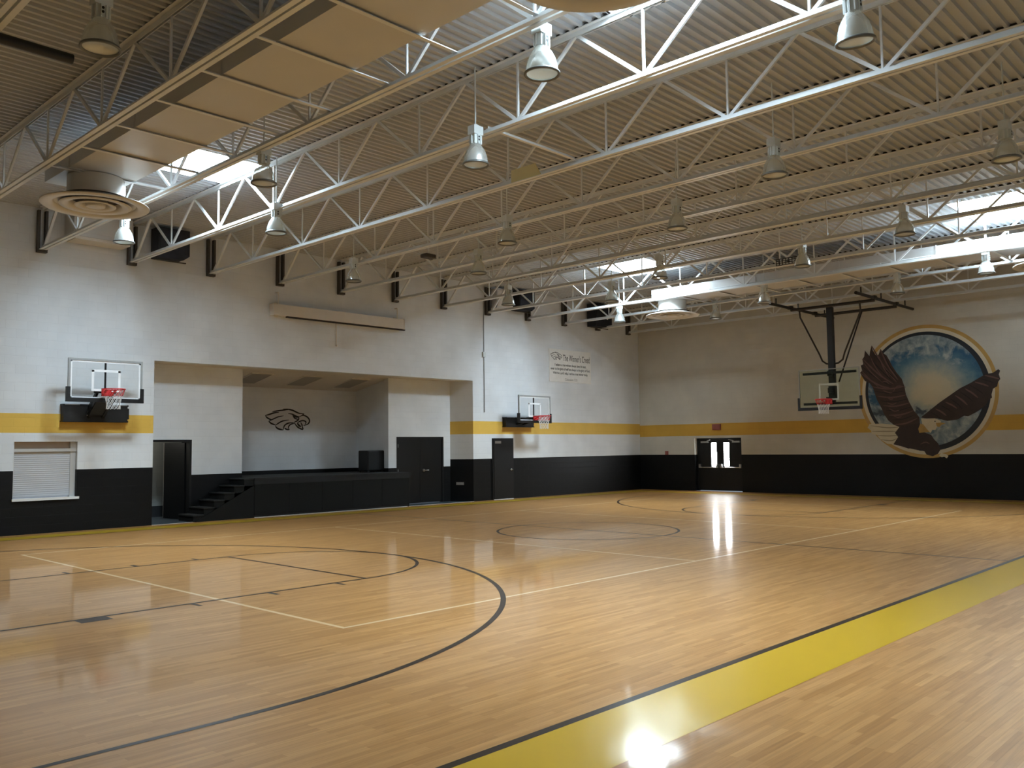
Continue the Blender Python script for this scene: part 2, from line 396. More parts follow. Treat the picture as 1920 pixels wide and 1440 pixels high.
for s in (-1, 1):
    hx = s*(H-1.6); fx = s*(H-5.79); bx = s*H
    a0 = -PI/2 if s < 0 else PI/2
    flat('three_point_line', 'line_black', arc(hx, 0, 6.02, W+.01, a0, a0+PI, 160)+[seg(min(bx, hx), 6.02-W, max(bx, hx), 6.02), seg(min(bx, hx), -6.02, max(bx, hx), -6.02+W)], LZ*1.3)
    flat('free_throw_circle', 'line_black', arc(fx, 0, 1.83, W, a0, a0+PI), LZ*1.2)
    lane = [seg(min(bx, fx), e*1.83-(W if e > 0 else 0), max(bx, fx), e*1.83+(0 if e > 0 else W)) for e in (-1, 1)]
    lane.append(seg(min(fx, fx+s*W), -1.83+W, max(fx, fx+s*W), 1.83-W))
    for e in (-1, 1):
        for d0, d1 in ((2.13, 2.44), (3.35, 3.40), (4.30, 4.36), (5.25, 5.30)):
            x0, x1 = bx-s*d0, bx-s*d1
            lane.append(seg(min(x0, x1), min(e*1.831, e*2.03), max(x0, x1), max(e*1.831, e*2.03)))
    flat('free_throw_lane', 'line_black', lane, LZ*1.4)
vx0, vx1, vy0, vy1 = -8.92, 9.30, -4.23, 4.84
flat('volleyball_line', 'line_tan', [seg(vx0, vy0, vx1, vy0+W), seg(vx0, vy1-W, vx1, vy1), seg(vx0, vy0+W, vx0+W, vy1-W), seg(vx1-W, vy0+W, vx1, vy1-W), seg(-2.73, vy0+W, -2.68, vy1-W), seg(3.10, vy0+W, 3.15, vy1-W)], LZ*1.1)['label'] = 'pale tan volleyball court lines'

WX0, WX1, WZ0, WZ1 = -7.90, -6.65, .73, 1.91          # shutter opening
AX0, AX1, AZ = -5.0, 5.16, 3.77                        # stage alcove opening
yb = YF+.25
wl = MB()
wl.box(XL, WX0, YF, yb, 0, ZW).box(WX0, WX1, YF, yb, 0, WZ0).box(WX0, WX1, YF, yb, WZ1, ZW).box(WX1, AX0, YF, yb, 0, ZW)
wl.box(AX0, AX1, YF, yb, AZ, ZW).box(AX1, XR, YF, yb, 0, ZW)
struct(wl.build('wall_left', 'wall_x'))
DY0, DY1, DZ = 4.36, 6.26, 1.91                        # double doors in the eagle wall
we = MB().box(XR, XR+.25, YN, DY0, 0, ZW).box(XR, XR+.25, DY0, DY1, DZ, ZW).box(XR, XR+.25, DY1, YF+.25, 0, ZW)
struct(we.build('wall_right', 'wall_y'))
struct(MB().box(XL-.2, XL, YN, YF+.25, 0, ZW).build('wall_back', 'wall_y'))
struct(MB().box(XL-.2, XR+.25, YN-.2, YN, 0, ZW).build('wall_near', 'wall_x'))
# alcove
YA = 9.4
rv = MB().prism([(AX1-.001, YF+.002), (4.84, YA), (4.84, YA+.2), (AX1-.001, YA+.2)], lambda a, b, d: (a, b, d), 3.9)
struct(rv.build('wall_reveal_right', 'wall_reveal'))
struct(MB().box(AX0-.2, AX0, yb, YA+.2, 0, 3.9).build('wall_reveal_left', 'alcove_y'))
LX0, LX1, LZt = -4.76, -3.72, 1.95                     # open doorway
RX0, RX1, RZt = 2.68, 4.56, 2.02                       # black double door
wa = MB(); wa2 = MB()
wa.box(AX0, LX0, YA, YA+.2, 0, 3.9).box(LX0, LX1, YA, YA+.2, LZt, 3.9).box(LX1, -2.36, YA, YA+.2, 0, 3.9)
wa2.box(2.38, RX0, YA, YA+.2, 0, 3.9).box(RX0, RX1, YA, YA+.2, RZt, 3.9).box(RX1, 4.84, YA, YA+.2, 0, 3.9)
struct(wa.build('wall_alcove_left', 'alcove')); struct(wa2.build('wall_alcove_right', 'alcove'))
struct(MB().box(-2.9, 2.9, 11.1, 11.3, 0, 3.9).build('wall_stage', 'alcove'))
struct(MB().box(2.46, 2.9, YA+.2, 11.1, 0, 3.9).build('wall_stage_right', 'alcove_y'))
struct(MB().box(-2.9, -2.46, YA+.2, 11.1, 0, 3.9).build('wall_stage_left', 'alcove_y'))
ce = MB().box(AX0-.1, AX1+.1, yb, YA, AZ, AZ+.12)
ce.prism([(YA, AZ), (11.15, 3.44), (11.15, 3.95), (YA, 3.95)], lambda a, b, d: (-2.9+d, a, b), 5.8)
alc_ceil = struct(ce.build('ceiling_alcove', 'alcove_ceil'))
struct(MB().box(AX0, AX1, YF, YA+1.6, -.12, -.001).build('floor_alcove', 'slate'))
# corridor seen through the open doorway
struct(MB().box(-5.6, -3.0, 11.0, 11.2, 0, 2.6).build('wall_corridor', 'grey_block'))
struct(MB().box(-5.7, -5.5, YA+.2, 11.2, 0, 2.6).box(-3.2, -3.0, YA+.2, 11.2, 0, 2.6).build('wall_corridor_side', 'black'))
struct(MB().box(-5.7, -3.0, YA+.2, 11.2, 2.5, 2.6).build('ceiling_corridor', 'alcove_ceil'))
# pale threshold strips where the maple ends
st = MB().box(AX0, -2.45, YF-.03, YF+.01, 0, .008).box(2.55, AX1, YF-.03, YF+.01, 0, .008)
struct(st.build('trim_1', 'shutter_trim'))

# ---- roof deck: fluted steel sheet with four skylight openings
SKYL = [(-7.25, -5.65, 2.90, 4.30), (6.0, 7.6, 2.85, 4.35), (-7.2, -5.45, -6.70, -5.20), (6.4, 8.6, -6.70, -5.15)]
P = .1505; dk = MB(); y = YN-.1; n = 0
snap = []
for x0, x1, y0, y1 in SKYL:
    a = math.floor((y0-(YN-.1))/P); b_ = math.ceil((y1-(YN-.1))/P); snap.append((x0, x1, YN-.1+a*P, YN-.1+b_*P))
while y < YF+.25:
    cuts = [(x0, x1) for x0, x1, a, b_ in snap if a-1e-4 <= y < b_-1e-4]
    xs = XL-.15; spans = []
    for x0, x1 in sorted(cuts): spans.append((xs, x0)); xs = x1
    spans.append((xs, XR+.2))
    pr = [(0, 0), (.046, 0), (.062, .04), (.134, .04), (P, 0)]
    for xa, xb in spans:
        vs = []
        for dy, dz in pr: vs += [(xa, y+dy, ZD+dz), (xb, y+dy, ZD+dz)]
        dk.add(vs, [(2*i, 2*i+1, 2*i+3, 2*i+2) for i in range(4)])
    y += P
ceiling = struct(dk.build('ceiling', 'deck'))
ceiling['label'] = 'cream painted fluted steel roof deck'

SLAB = ['skylight over the near duct beside the stage wall', 'skylight over the far duct beside the stage wall', 'skylight above the nearest part of the court', 'skylight over the far duct towards the right edge']
for (x0, x1, y0, y1), lb in zip(snap, SLAB):
    cx, cy = (x0+x1)/2, (y0+y1)/2
    t = thing('skylight', 'glaring daylit '+lb, 'skylight', (cx, cy, ZD), group='daylit roof skylights')
    hx, hy = (x1-x0)/2, (y1-y0)/2; zt = .42
    w = MB()
    w.box(-hx-.03, -hx, -hy-.03, hy+.03, 0, zt).box(hx, hx+.03, -hy-.03, hy+.03, 0, zt).box(-hx, hx, -hy-.03, -hy, 0, zt).box(-hx, hx, hy, hy+.03, 0, zt)
    w.build('well', 'shaft', t)
    d = MB(); n = 12                                         # shallow bulged acrylic dome
    vs = []
    for i in range(n+1):
        for j in range(n+1):
            a, b_ = -1+2*i/n, -1+2*j/n
            vs.append((hx*a, hy*b_, zt-.04+.16*(1-a*a)*(1-b_*b_)))
    d.add(vs, [(i*(n+1)+j, i*(n+1)+j+1, (i+1)*(n+1)+j+1, (i+1)*(n+1)+j) for i in range(n) for j in range(n)], True)
    d.build('dome', 'sky', t)

# ---- doors and window of the setting
d1 = MB().box(5.98, 6.95, YF-.03, YF, 0, 1.96).build('door_1', 'doorblack'); struct(d1)
d1['label'] = 'black single door right of the stage alcove'
MB().box(6.04, 6.89, YF-.042, YF-.03, .02, 1.91).build('leaf', 'doorblack', d1)
mb = MB().box(6.08, 6.36, YF-.048, YF-.042, 1.79, 1.875); mb.build('sign_plate', 'chrome', d1)
MB().tube([(6.83, YF-.042, .95), (6.83, YF-.10, .95), (6.71, YF-.11, .95)], .014).lathe([(0, 0), (.035, 0), (.035, .01), (0, .01)], 16, (0, 0, 0)).build('handle', 'chrome', d1)
for ob in d1.children:
    if ob.name.startswith('handle'):
        me = ob.data
        for v in me.vertices:
            if abs(v.co.x) < .1 and abs(v.co.y) < .1: v.co = (6.83+v.co.x, YF-.043-v.co.z, .95+v.co.y)
MB().box(6.02, 6.92, YF-.05, YF-.03, 0, .015).build('threshold', 'sill', d1)

d2 = MB().box(RX0, RX0+.06, YA, YA+.12, 0, RZt).box(RX1-.06, RX1, YA, YA+.12, 0, RZt).box(RX0+.06, RX1-.06, YA, YA+.12, RZt-.06, RZt).build('door_2', 'doorblack'); struct(d2)
d2['label'] = 'black double door in the right side of the stage alcove'
mid = (RX0+RX1)/2+.0
for a, b_ in ((RX0+.06, mid-.003), (mid+.003, RX1-.06)):
    MB().box(a, b_, YA+.02, YA+.065, .02, RZt-.06).build('leaf', 'doorblack', d2)
MB().tube([(3.75, YA+.03, 1.0), (3.75, YA-.05, 1.0), (3.90, YA-.06, 1.0)], .013).tube([(3.75, YA+.02, 1.0), (3.75, YA-.012, 1.0)], .04, 16).build('handle', 'chrome', d2)
for hz in (.25, 1.0, 1.75):
    MB().tube([(RX0+.065, YA+.008, hz-.05), (RX0+.065, YA+.008, hz+.05)], .011).build('hinge', 'alu', d2)

d4 = MB().box(LX0, LX0+.05, YA-.02, YA+.22, 0, LZt).box(LX1-.05, LX1, YA-.02, YA+.22, 0, LZt).box(LX0+.05, LX1-.05, YA-.02, YA+.22, LZt-.05, LZt).build('door_4', 'doorblack'); struct(d4)
d4['label'] = 'open black doorway to a corridor left of the stage steps'
lf = MB().box(0, .80, -.02, .02, .02, 1.88).build('leaf', 'doorblack', d4, (LX1-.06, YA+.20, 0)); lf.rotation_euler = (0, 0, math.radians(101))
MB().box(.80, .812, -.022, .022, .02, 1.88).build('door_edge', 'panelgrey', lf)

d3 = MB().box(XR+.17, XR+.25, DY0, DY0+.06, 0, DZ).box(XR+.17, XR+.25, DY1-.06, DY1, 0, DZ).box(XR+.17, XR+.25, DY0+.06, DY1-.06, DZ-.05, DZ).build('door_3', 'doorblack'); struct(d3)
d3['label'] = 'black double doors with two bright slit windows left of the eagle mural'
ym = 5.33
XD = XR+.19
for a, b_, p0, p1 in ((DY0+.06, ym-.004, 4.95, 5.17), (ym+.004, DY1-.06, 5.46, 5.68)):
    z0, z1 = .90, 1.74
    lf = MB().box(XD, XD+.045, a, p0, .02, DZ-.05).box(XD, XD+.045, p1, b_, .02, DZ-.05).box(XD, XD+.045, p0, p1, .02, z0).box(XD, XD+.045, p0, p1, z1, DZ-.05).build('leaf', 'doorblack', d3)
    MB().box(XD+.018, XD+.026, p0, p1, z0, z1).build('window_pane', 'pane', lf)
    fr = MB()
    for q in ((p0-.02, p0, z0-.02, z1+.02), (p1, p1+.02, z0-.02, z1+.02), (p0, p1, z0-.02, z0), (p0, p1, z1, z1+.02)): fr.box(XD-.008, XD, *q)
    fr.build('pane_frame', 'doorblack', lf)
    s = 1 if p0 > 5.3 else -1
    pb = MB().tube([(XD-.07, a+.07, .85), (XD-.07, b_-.05, .85)], .016).box(XD-.09, XD, a+.03, a+.11, .83, .97).box(XD-.09, XD, b_-.11, b_-.03, .83, .97)
    pb.build('panic_bar', 'chrome', lf)
    ya = b_-.42 if s > 0 else a+.08
    cl = MB().box(XD-.06, XD, ya, ya+.30, 1.74, 1.80).bar((XD-.04, ya+(.05 if s > 0 else .25), 1.81), (XD-.10, ya+(-.12 if s > 0 else .42), 1.85), .02)
    cl.build('door_closer', 'alu', lf)

w1 = MB().box(WX0, WX0+.03, YF+.06, YF+.2, WZ0, WZ1).box(WX1-.11, WX1-.0, YF+.10, YF+.2, WZ0, WZ1).build('window_1', 'shutter_trim'); struct(w1)
w1['label'] = 'service window with a closed grey roll-up shutter at far left'
sh = MB(); z = WZ0+.03; k = 0
while z < 1.70:
    sh.add([(WX0+.03, YF+.12, z), (WX1-.11, YF+.12, z), (WX1-.11, YF+.116, z+.022), (WX0+.03, YF+.116, z+.022), (WX1-.11, YF+.12, z+.043), (WX0+.03, YF+.12, z+.043)], [(0, 1, 2, 3), (3, 2, 4, 5)]); z += .043
sh.build('shutter', 'shutter', w1)
MB().box(WX0, WX1, YF+.07, YF+.2, 1.70, 1.765).build('shutter_hood', 'shutter_trim', w1)
MB().box(WX0, WX1, YF+.15, YF+.2, 1.765, WZ1).build('header_panel', 'header', w1)
MB().box(WX0-.02, WX1+.04, YF-.05, YF+.2, WZ0-.045, WZ0+.005).build('sill', 'sill', w1)

# ================================================================== STAGE
t = thing('stage_platform', 'low black stage platform filling the alcove under the eagle head emblem', 'stage', (0, 8.62, 0))
sy = YF-.05-8.62
def S(x0, x1, y0, y1, z0, z1, mb=None): return (mb or MB()).box(x0, x1, y0-8.62, y1-8.62, z0, z1)
dkm = S(-2.44, 2.55, YF-.08, YA-.004, .93, .985); S(-2.34, 2.37, YA-.004, YA+.2, .93, .985, dkm); S(-2.45, 2.45, YA+.2, 11.09, .93, .985, dkm)
dkm.build('deck', 'stagecarpet', t)
fp = MB(); x = -2.43
for k in range(5):
    xe = -2.43+(k+1)*.994-.006
    S(x, xe, YF-.05, YF-.01, .06, .82, fp); x = xe+.006
fp.build('front_panel', 'stagefront', t)
S(-2.44, 2.55, YF-.065, YF-.02, .82, .93).build('fascia', 'stagecarpet', t)
S(-2.43, 2.54, YF-.03, YA-.01, 0, .06).build('base', 'black', t)
S(2.50, 2.54, YF-.01, YA-.01, .06, .93).build('end_panel', 'stagefront', t)
S(-2.44, 2.45, YF-.075, YF-.051, 0, .014).build('edge_strip', 'shutter_trim', t)
t = thing('stage_stairs', 'black carpeted stairs climbing to the left end of the stage', 'stairs', (-3.24, 9.0, 0))
for k in range(6):
    x0 = -4.02+k*.262; h = .163*(k+1)-.0
    stp = MB().box(x0+3.24, min(x0+.262, -2.445)+3.24, YF-.03-9.0, YA-.01-9.0, 0 if k == 0 else .163*k-.02, h-.03); stp.build('riser', 'stagefront', t)
    MB().box(x0-.02+3.24, min(x0+.262, -2.445)+3.24, YF-.05-9.0, YA-.01-9.0, h-.03, h).build('tread', 'stagecarpet', t)
sk = MB().prism([(-3.98, 0), (-2.445, 0), (-2.445, .80)], lambda a, b, d: (a+3.24, YF-.045-9.0+d, b), .012)
sk.build('side_panel', 'stagefront', t)
t = thing('stage_speaker', 'black boxy speaker cabinet standing at the right end of the stage', 'speaker', (2.11, 9.87, .985))
bxm = MB().box(-.31, .31, -.23, .23, .04, .64); o_ = bxm.build('cabinet', 'black', t)
bv = o_.modifiers.new('bevel', 'BEVEL'); bv.width = .03; bv.segments = 3
MB().box(-.28, .28, -.242, -.23, .08, .60).build('grille', 'stagecarpet', t)
for sx in (-.25, .25):
    for sy_ in (-.2, .2): MB().lathe([(0, 0), (.03, 0), (.03, .04), (0, .04)], 12, (sx, sy_, 0)).build('foot', 'blackmetal', t)
MB().tube([(.305, -.08, .35), (.33, -.08, .35), (.33, .08, .35), (.305, .08, .35)], .012).build('handle', 'blackmetal', t)

LOGO = [([(-0.698, 2.654), (-0.565, 2.688), (-0.436, 2.73), (-0.253, 2.755)], 0.0332), ([(-0.48, 2.768), (-0.351, 2.787), (-0.1, 2.822), (0.043, 2.831)], 0.0281), ([(-0.122, 2.85), (0.032, 2.846), (0.176, 2.825), (0.289, 2.783), (0.413, 2.739), (0.583, 2.725)], 0.0332), ([(-0.698, 2.654), (-0.639, 2.593), (-0.542, 2.547), (-0.489, 2.538)], 0.0307), ([(-0.59, 2.494), (-0.51, 2.529), (-0.392, 2.578), (-0.263, 2.628), (-0.104, 2.655)], 0.0256), ([(-0.587, 2.497), (-0.509, 2.433), (-0.358, 2.381)], 0.0332), ([(-0.374, 2.373), (-0.261, 2.446), (-0.131, 2.505), (0.073, 2.537)], 0.0281), ([(-0.379, 2.354), (-0.303, 2.292), (-0.216, 2.262), (-0.112, 2.245)], 0.0358), ([(-0.116, 2.245), (-0.096, 2.332), (-0.042, 2.4), (0.068, 2.447), (0.235, 2.463)], 0.0307), ([(-0.074, 2.308), (-0.008, 2.265), (0.097, 2.254)], 0.0332), ([(0.086, 2.256), (0.056, 2.323), (0.102, 2.392), (0.19, 2.429), (0.268, 2.442)], 0.0281), ([(0.251, 2.471), (0.302, 2.393), (0.393, 2.316), (0.535, 2.268), (0.523, 2.347), (0.471, 2.454)], 0.0307), ([(0.353, 2.452), (0.404, 2.385), (0.477, 2.341)], 0.0435), ([(0.347, 2.452), (0.426, 2.497), (0.539, 2.525), (0.63, 2.5), (0.642, 2.456), (0.613, 2.411)], 0.0307), ([(0.425, 2.639), (0.538, 2.678), (0.652, 2.653), (0.733, 2.595), (0.768, 2.526), (0.745, 2.457), (0.676, 2.407), (0.557, 2.381)], 0.0332), ([(0.044, 2.725), (0.177, 2.708), (0.289, 2.661), (0.38, 2.634), (0.436, 2.644)], 0.0281), ([(0.189, 2.684), (0.245, 2.607), (0.312, 2.571), (0.397, 2.565)], 0.0281), ([(0.396, 2.639), (0.397, 2.57), (0.347, 2.516), (0.246, 2.476)], 0.0307), ([(0.555, 2.681), (0.538, 2.7), (0.583, 2.725)], 0.0256), ([(0.301, 2.618), (0.34, 2.616)], 0.0307), ([(0.211, 2.694), (0.29, 2.637), (0.413, 2.629)], 0.0435), ([(0.46, 2.483), (0.505, 2.405), (0.54, 2.386)], 0.0256)]
LOGOFILL = [(-0.687, 2.649), (-0.436, 2.721), (-0.1, 2.809), (0.087, 2.828), (0.289, 2.778), (0.424, 2.732), (0.56, 2.72), (0.538, 2.67), (0.652, 2.643), (0.756, 2.526), (0.722, 2.447), (0.574, 2.391), (0.505, 2.405), (0.523, 2.278), (0.404, 2.316), (0.257, 2.471), (0.091, 2.382), (0.075, 2.266), (-0.063, 2.303), (-0.107, 2.255), (-0.292, 2.292), (-0.369, 2.378), (-0.563, 2.48), (-0.521, 2.538), (-0.639, 2.603)]
t = thing('eagle_head_emblem', 'dark outlined eagle head emblem painted on the stage back wall', 'emblem', (.1, 11.1, 2.65))
g = lambda off: (lambda a, b, d: (a-.1, -off-d, b-2.65))
MB().add([g(.003)(a, b, 0) for a, b in LOGOFILL], [tuple(range(len(LOGOFILL)))]).build('fill', 'logofill', t)
lm = MB()
for i, (pts, w) in enumerate(LOGO): lm.ribbon(pts, w*1.35, g(.005+.0003*i))
lm.build('outline', 'logoink', t)
PN = [[(458,700)]]
for k, (qa, lb) in enumerate(zip([[(-1.95, 9.75), (-1.30, 9.75), (-.95, 10.75), (-1.75, 10.75)], [(.05, 9.85), (.72, 9.85), (.72, 10.75), (-.10, 10.75)], [(1.80, 9.85), (2.38, 9.85), (2.1, 10.75), (1.35, 10.75)]], ['left', 'middle', 'right'])):
    x0 = [-1.95, -.35, 1.25][k]
    cy = 10.2; zc = AZ-(cy-YA)*(.33/1.75)
    t = thing('ceiling_panel', 'dull grey light panel in the stage ceiling, %s one of three' % lb, 'ceiling panel', (x0+.35, cy, zc), group='panels in the stage ceiling')
    t.rotation_euler = (-math.atan(.33/1.75), 0, 0)
    MB().box(-.3, .3, -.5, .5, -.012, -.002).build('panel', 'panelgrey', t)
    fr = MB().box(-.33, -.3, -.53, .53, -.02, 0).box(.3, .33, -.53, .53, -.02, 0).box(-.3, .3, -.53, -.5, -.02, 0).box(-.3, .3, .5, .53, -.02, 0)
    fr.build('frame', 'alcove_ceil', t)

# ================================================================== WALL OF THE EAGLE
POLY = {'left_wing':[(-1.696, 2.434), (-1.551, 2.629), (-1.41, 2.922), (-1.327, 3.15), (-1.291, 3.409), (-1.223, 3.638), (-1.075, 3.842), (-0.957, 4.045), (-0.87, 4.246), (-0.781, 4.417), (-0.703, 4.472), (-0.612, 4.628), (-0.558, 4.484), (-0.506, 4.39), (-0.443, 4.461), (-0.367, 4.599), (-0.341, 4.767), (-0.285, 4.589), (-0.255, 4.426), (-0.183, 4.515), (-0.121, 4.62), (-0.09, 4.423), (-0.027, 4.344), (-0.047, 4.176), (0.031, 4.148), (-0.006, 3.979), (0.063, 3.917), (-0.004, 3.78), (-0.082, 3.642), (-0.227, 3.567), (-0.32, 3.43), (-0.377, 3.23), (-0.434, 3.03), (-0.553, 2.796), (-0.64, 2.565), (-0.76, 2.366), (-0.913, 2.233), (-1.098, 2.148), (-1.403, 2.029), (-1.71, 2.054)],
 'body':[(-1.099, 2.164), (-0.949, 1.974), (-1.038, 1.844), (-0.887, 1.621), (-1.135, 1.554), (-1.319, 1.489), (-1.5, 1.425), (-1.684, 1.455), (-1.802, 1.392), (-1.858, 1.297), (-2.035, 1.25), (-2.186, 1.328), (-2.265, 1.452), (-2.2, 1.639), (-2.087, 1.765), (-2.018, 1.891), (-1.856, 1.957), (-1.708, 2.023), (-1.687, 2.244), (-1.411, 2.22)],
 'right_wing':[(-1.741, 2.433), (-1.975, 2.614), (-2.282, 2.853), (-2.584, 3.057), (-2.882, 3.258), (-3.172, 3.396), (-3.46, 3.561), (-3.629, 3.641), (-3.795, 3.661), (-3.935, 3.757), (-3.982, 3.708), (-3.942, 3.606), (-3.976, 3.469), (-3.913, 3.382), (-3.885, 3.264), (-3.773, 3.195), (-3.725, 3.032), (-3.734, 2.941), (-3.621, 2.856), (-3.56, 2.738), (-3.388, 2.593), (-3.244, 2.507), (-3.072, 2.422), (-2.959, 2.44), (-2.783, 2.338), (-2.493, 2.301), (-2.319, 2.352), (-2.203, 2.387), (-1.845, 2.398)],
 'tail':[(-1.114, 2.163), (-0.966, 2.006), (-1.061, 1.876), (-0.887, 1.621), (-0.698, 1.639), (-0.48, 1.788), (-0.388, 1.919), (-0.227, 1.955), (-0.215, 2.054), (-0.104, 2.155), (-0.174, 2.268), (-0.564, 2.274), (-0.881, 2.233)],
 'head':[(-1.743, 2.401), (-1.905, 2.387), (-2.144, 2.389), (-2.289, 2.322), (-2.316, 2.274), (-2.195, 2.2), (-2.198, 2.137), (-2.143, 2.039), (-2.055, 2.047), (-2.006, 1.954), (-1.859, 2.02), (-1.777, 2.21)],
 'breast':[(-1.718, 2.244), (-1.807, 2.21), (-1.892, 2.082), (-1.977, 1.979), (-1.827, 1.973), (-1.675, 1.96), (-1.65, 2.087)],
 'beak':[(-2.167, 2.247), (-2.33, 2.259), (-2.446, 2.231), (-2.327, 2.19), (-2.25, 2.12), (-2.187, 2.153)],
 'talon':[(-2.275, 1.343), (-2.42, 1.312), (-2.475, 1.25), (-2.429, 1.188), (-2.358, 1.235), (-2.284, 1.219), (-2.214, 1.281)],
 'foot':[(-1.194, 1.474), (-1.38, 1.489), (-1.652, 1.424), (-1.801, 1.36), (-1.649, 1.345), (-1.376, 1.378)],}
STREAK = [[(-0.618, 3.577), (-0.747, 3.586), (-0.839, 3.499)], [(-0.612, 3.447), (-0.771, 3.405), (-0.88, 3.351)], [(-0.639, 3.314), (-0.796, 3.241), (-0.922, 3.219)], [(-0.727, 3.114), (-0.851, 3.027), (-0.946, 3.039)], [(-0.751, 2.918), (-0.908, 2.863), (-1.036, 2.906)], [(-0.807, 2.737), (-0.962, 2.651), (-1.12, 2.677)], [(-0.894, 2.54), (-1.048, 2.454), (-1.174, 2.482)], [(-0.056, 4.242), (-0.306, 3.893), (-0.618, 3.577)], [(-0.278, 4.424), (-0.443, 4.048), (-0.686, 3.671)], [(-0.555, 4.402), (-0.67, 4.065), (-0.848, 3.726)], [(0.021, 3.981), (-0.232, 3.699), (-0.514, 3.419)], [(-1.336, 3.374), (-1.089, 3.42), (-0.956, 3.265)], [(-1.691, 1.613), (-1.844, 1.674), (-1.962, 1.626)]]
TAILS = [[(-1.067, 2.148), (-0.719, 2.14), (-0.205, 2.218)], [(-0.999, 2.021), (-0.65, 2.028), (-0.247, 2.036)], [(-1.025, 1.892), (-0.74, 1.881), (-0.404, 1.903)], [(-0.989, 1.796), (-0.829, 1.734), (-0.511, 1.771)]]
FEATHERS = [[(-0.832, 3.337), (-0.365, 3.579), (0.057, 3.917)], [(-0.899, 3.431), (-0.417, 3.737), (0.021, 4.141)], [(-0.965, 3.492), (-0.491, 3.864), (-0.06, 4.335)], [(-1.014, 3.521), (-0.547, 4.011), (-0.124, 4.603)], [(-1.063, 3.551), (-0.678, 4.1), (-0.341, 4.75)], [(-1.095, 3.581), (-0.74, 3.973), (-0.434, 4.461)], [(-1.112, 3.613), (-0.833, 4.065), (-0.605, 4.612)], [(-1.131, 3.676), (-0.891, 4.023), (-0.702, 4.463)], [(-1.212, 3.381), (-0.761, 3.355), (-0.304, 3.447)], [(-1.265, 3.257), (-0.828, 3.217), (-0.386, 3.293)], [(-1.319, 3.134), (-0.895, 3.078), (-0.467, 3.139)], [(-1.372, 3.012), (-0.961, 2.941), (-0.547, 2.986)], [(-1.424, 2.889), (-1.027, 2.804), (-0.627, 2.834)], [(-1.477, 2.767), (-1.093, 2.667), (-0.707, 2.682)], [(-1.529, 2.646), (-1.159, 2.531), (-0.787, 2.531)], [(-1.581, 2.525), (-1.224, 2.396), (-0.866, 2.381)], [(-1.633, 2.404), (-1.289, 2.261), (-0.944, 2.232)], [(-2.033, 2.58), (-2.206, 2.465), (-2.319, 2.352)], [(-2.178, 2.676), (-2.355, 2.566), (-2.473, 2.458)], [(-2.322, 2.772), (-2.503, 2.665), (-2.626, 2.562)], [(-2.465, 2.866), (-2.65, 2.765), (-2.777, 2.666)], [(-2.606, 2.96), (-2.794, 2.801), (-2.922, 2.647)], [(-2.747, 3.053), (-2.938, 2.899), (-3.071, 2.749)], [(-2.887, 3.146), (-3.082, 2.997), (-3.219, 2.851)], [(-3.026, 3.238), (-3.225, 3.093), (-3.366, 2.953)], [(-3.164, 3.329), (-3.367, 3.189), (-3.512, 3.053)], [(-3.301, 3.42), (-3.51, 3.345), (-3.663, 3.274)], [(-3.437, 3.51), (-3.65, 3.439), (-3.806, 3.372)], [(-3.572, 3.6), (-3.789, 3.533), (-3.949, 3.47)]]
MC = (-1.90, 3.225)
t = thing('eagle_mural', 'large round painted mural of a swooping bald eagle before a cloudy sky', 'mural', (XR, MC[0], MC[1]))
def ring(r0, r1, off, n=96, c0=(0, 0), c1=(0, 0)):
    mb = MB(); vs = []
    for k in range(n):
        a = 2*PI*k/n
        vs += [(-off, c0[0]+r0*math.cos(a), c0[1]+r0*math.sin(a)), (-off, c1[0]+r1*math.cos(a), c1[1]+r1*math.sin(a))]
    return mb.add(vs, [(2*k, 2*k+1, (2*k+3) % (2*n), (2*k+2) % (2*n)) for k in range(n)])
ring(1.925, 2.03, .003).build('gold_ring', 'mural_ring', t)
ring(1.80, 1.925, .003).build('pale_ring', 'mural_ringpale', t)
ring(1.70, 1.82, .005, c0=(.035, .02)).build('dark_edge', 'mural_edge', t)
MB().add([(-.004, .03+1.75*math.cos(2*PI*k/96), .02+1.75*math.sin(2*PI*k/96)) for k in range(96)], [tuple(range(96))]).build('painted_sky', 'mural_sky', t)
pw = lambda off: (lambda a, b, d: (-off-d, a-MC[0], b-MC[1]))
for i, (nm, pn, m_) in enumerate([('tail', 'tail', 'mural_cream'), ('right_wing', 'right_wing', 'mural_brown2'), ('left_wing', 'left_wing', 'mural_brown'), ('body', 'body', 'mural_brown2'), ('foot', 'foot', 'mural_cream'), ('talon', 'talon', 'mural_cream'), ('head', 'head', 'mural_cream'), ('breast', 'breast', 'mural_gold'), ('beak', 'beak', 'mural_gold')]):
    MB().prism(POLY[pn], pw(.007+.0015*i), .0012).build(nm, m_, t)
for i, s in enumerate(STREAK): MB().ribbon(s, .035, pw(.0215+.0002*i)).build('feather_streak', 'mural_streak', t)
for i, s in enumerate(FEATHERS): MB().ribbon(s, (.05, .028)[i % 2], pw(.0205+.00005*i)).build('feather_streak', ('mural_streak', 'mural_dark')[i % 2], t)
for i, s in enumerate(TAILS): MB().ribbon(s, .03, pw(.0225+.0002*i)).build('tail_streak', 'mural_tan', t)
MB().add([(-.0225, .0+POLY['head'][2][0]-MC[0]+.02*math.cos(k), POLY['head'][2][1]-MC[1]-.09+.02*math.sin(k)) for k in range(6)], [tuple(range(6))]).build('eye', 'mural_edge', t)

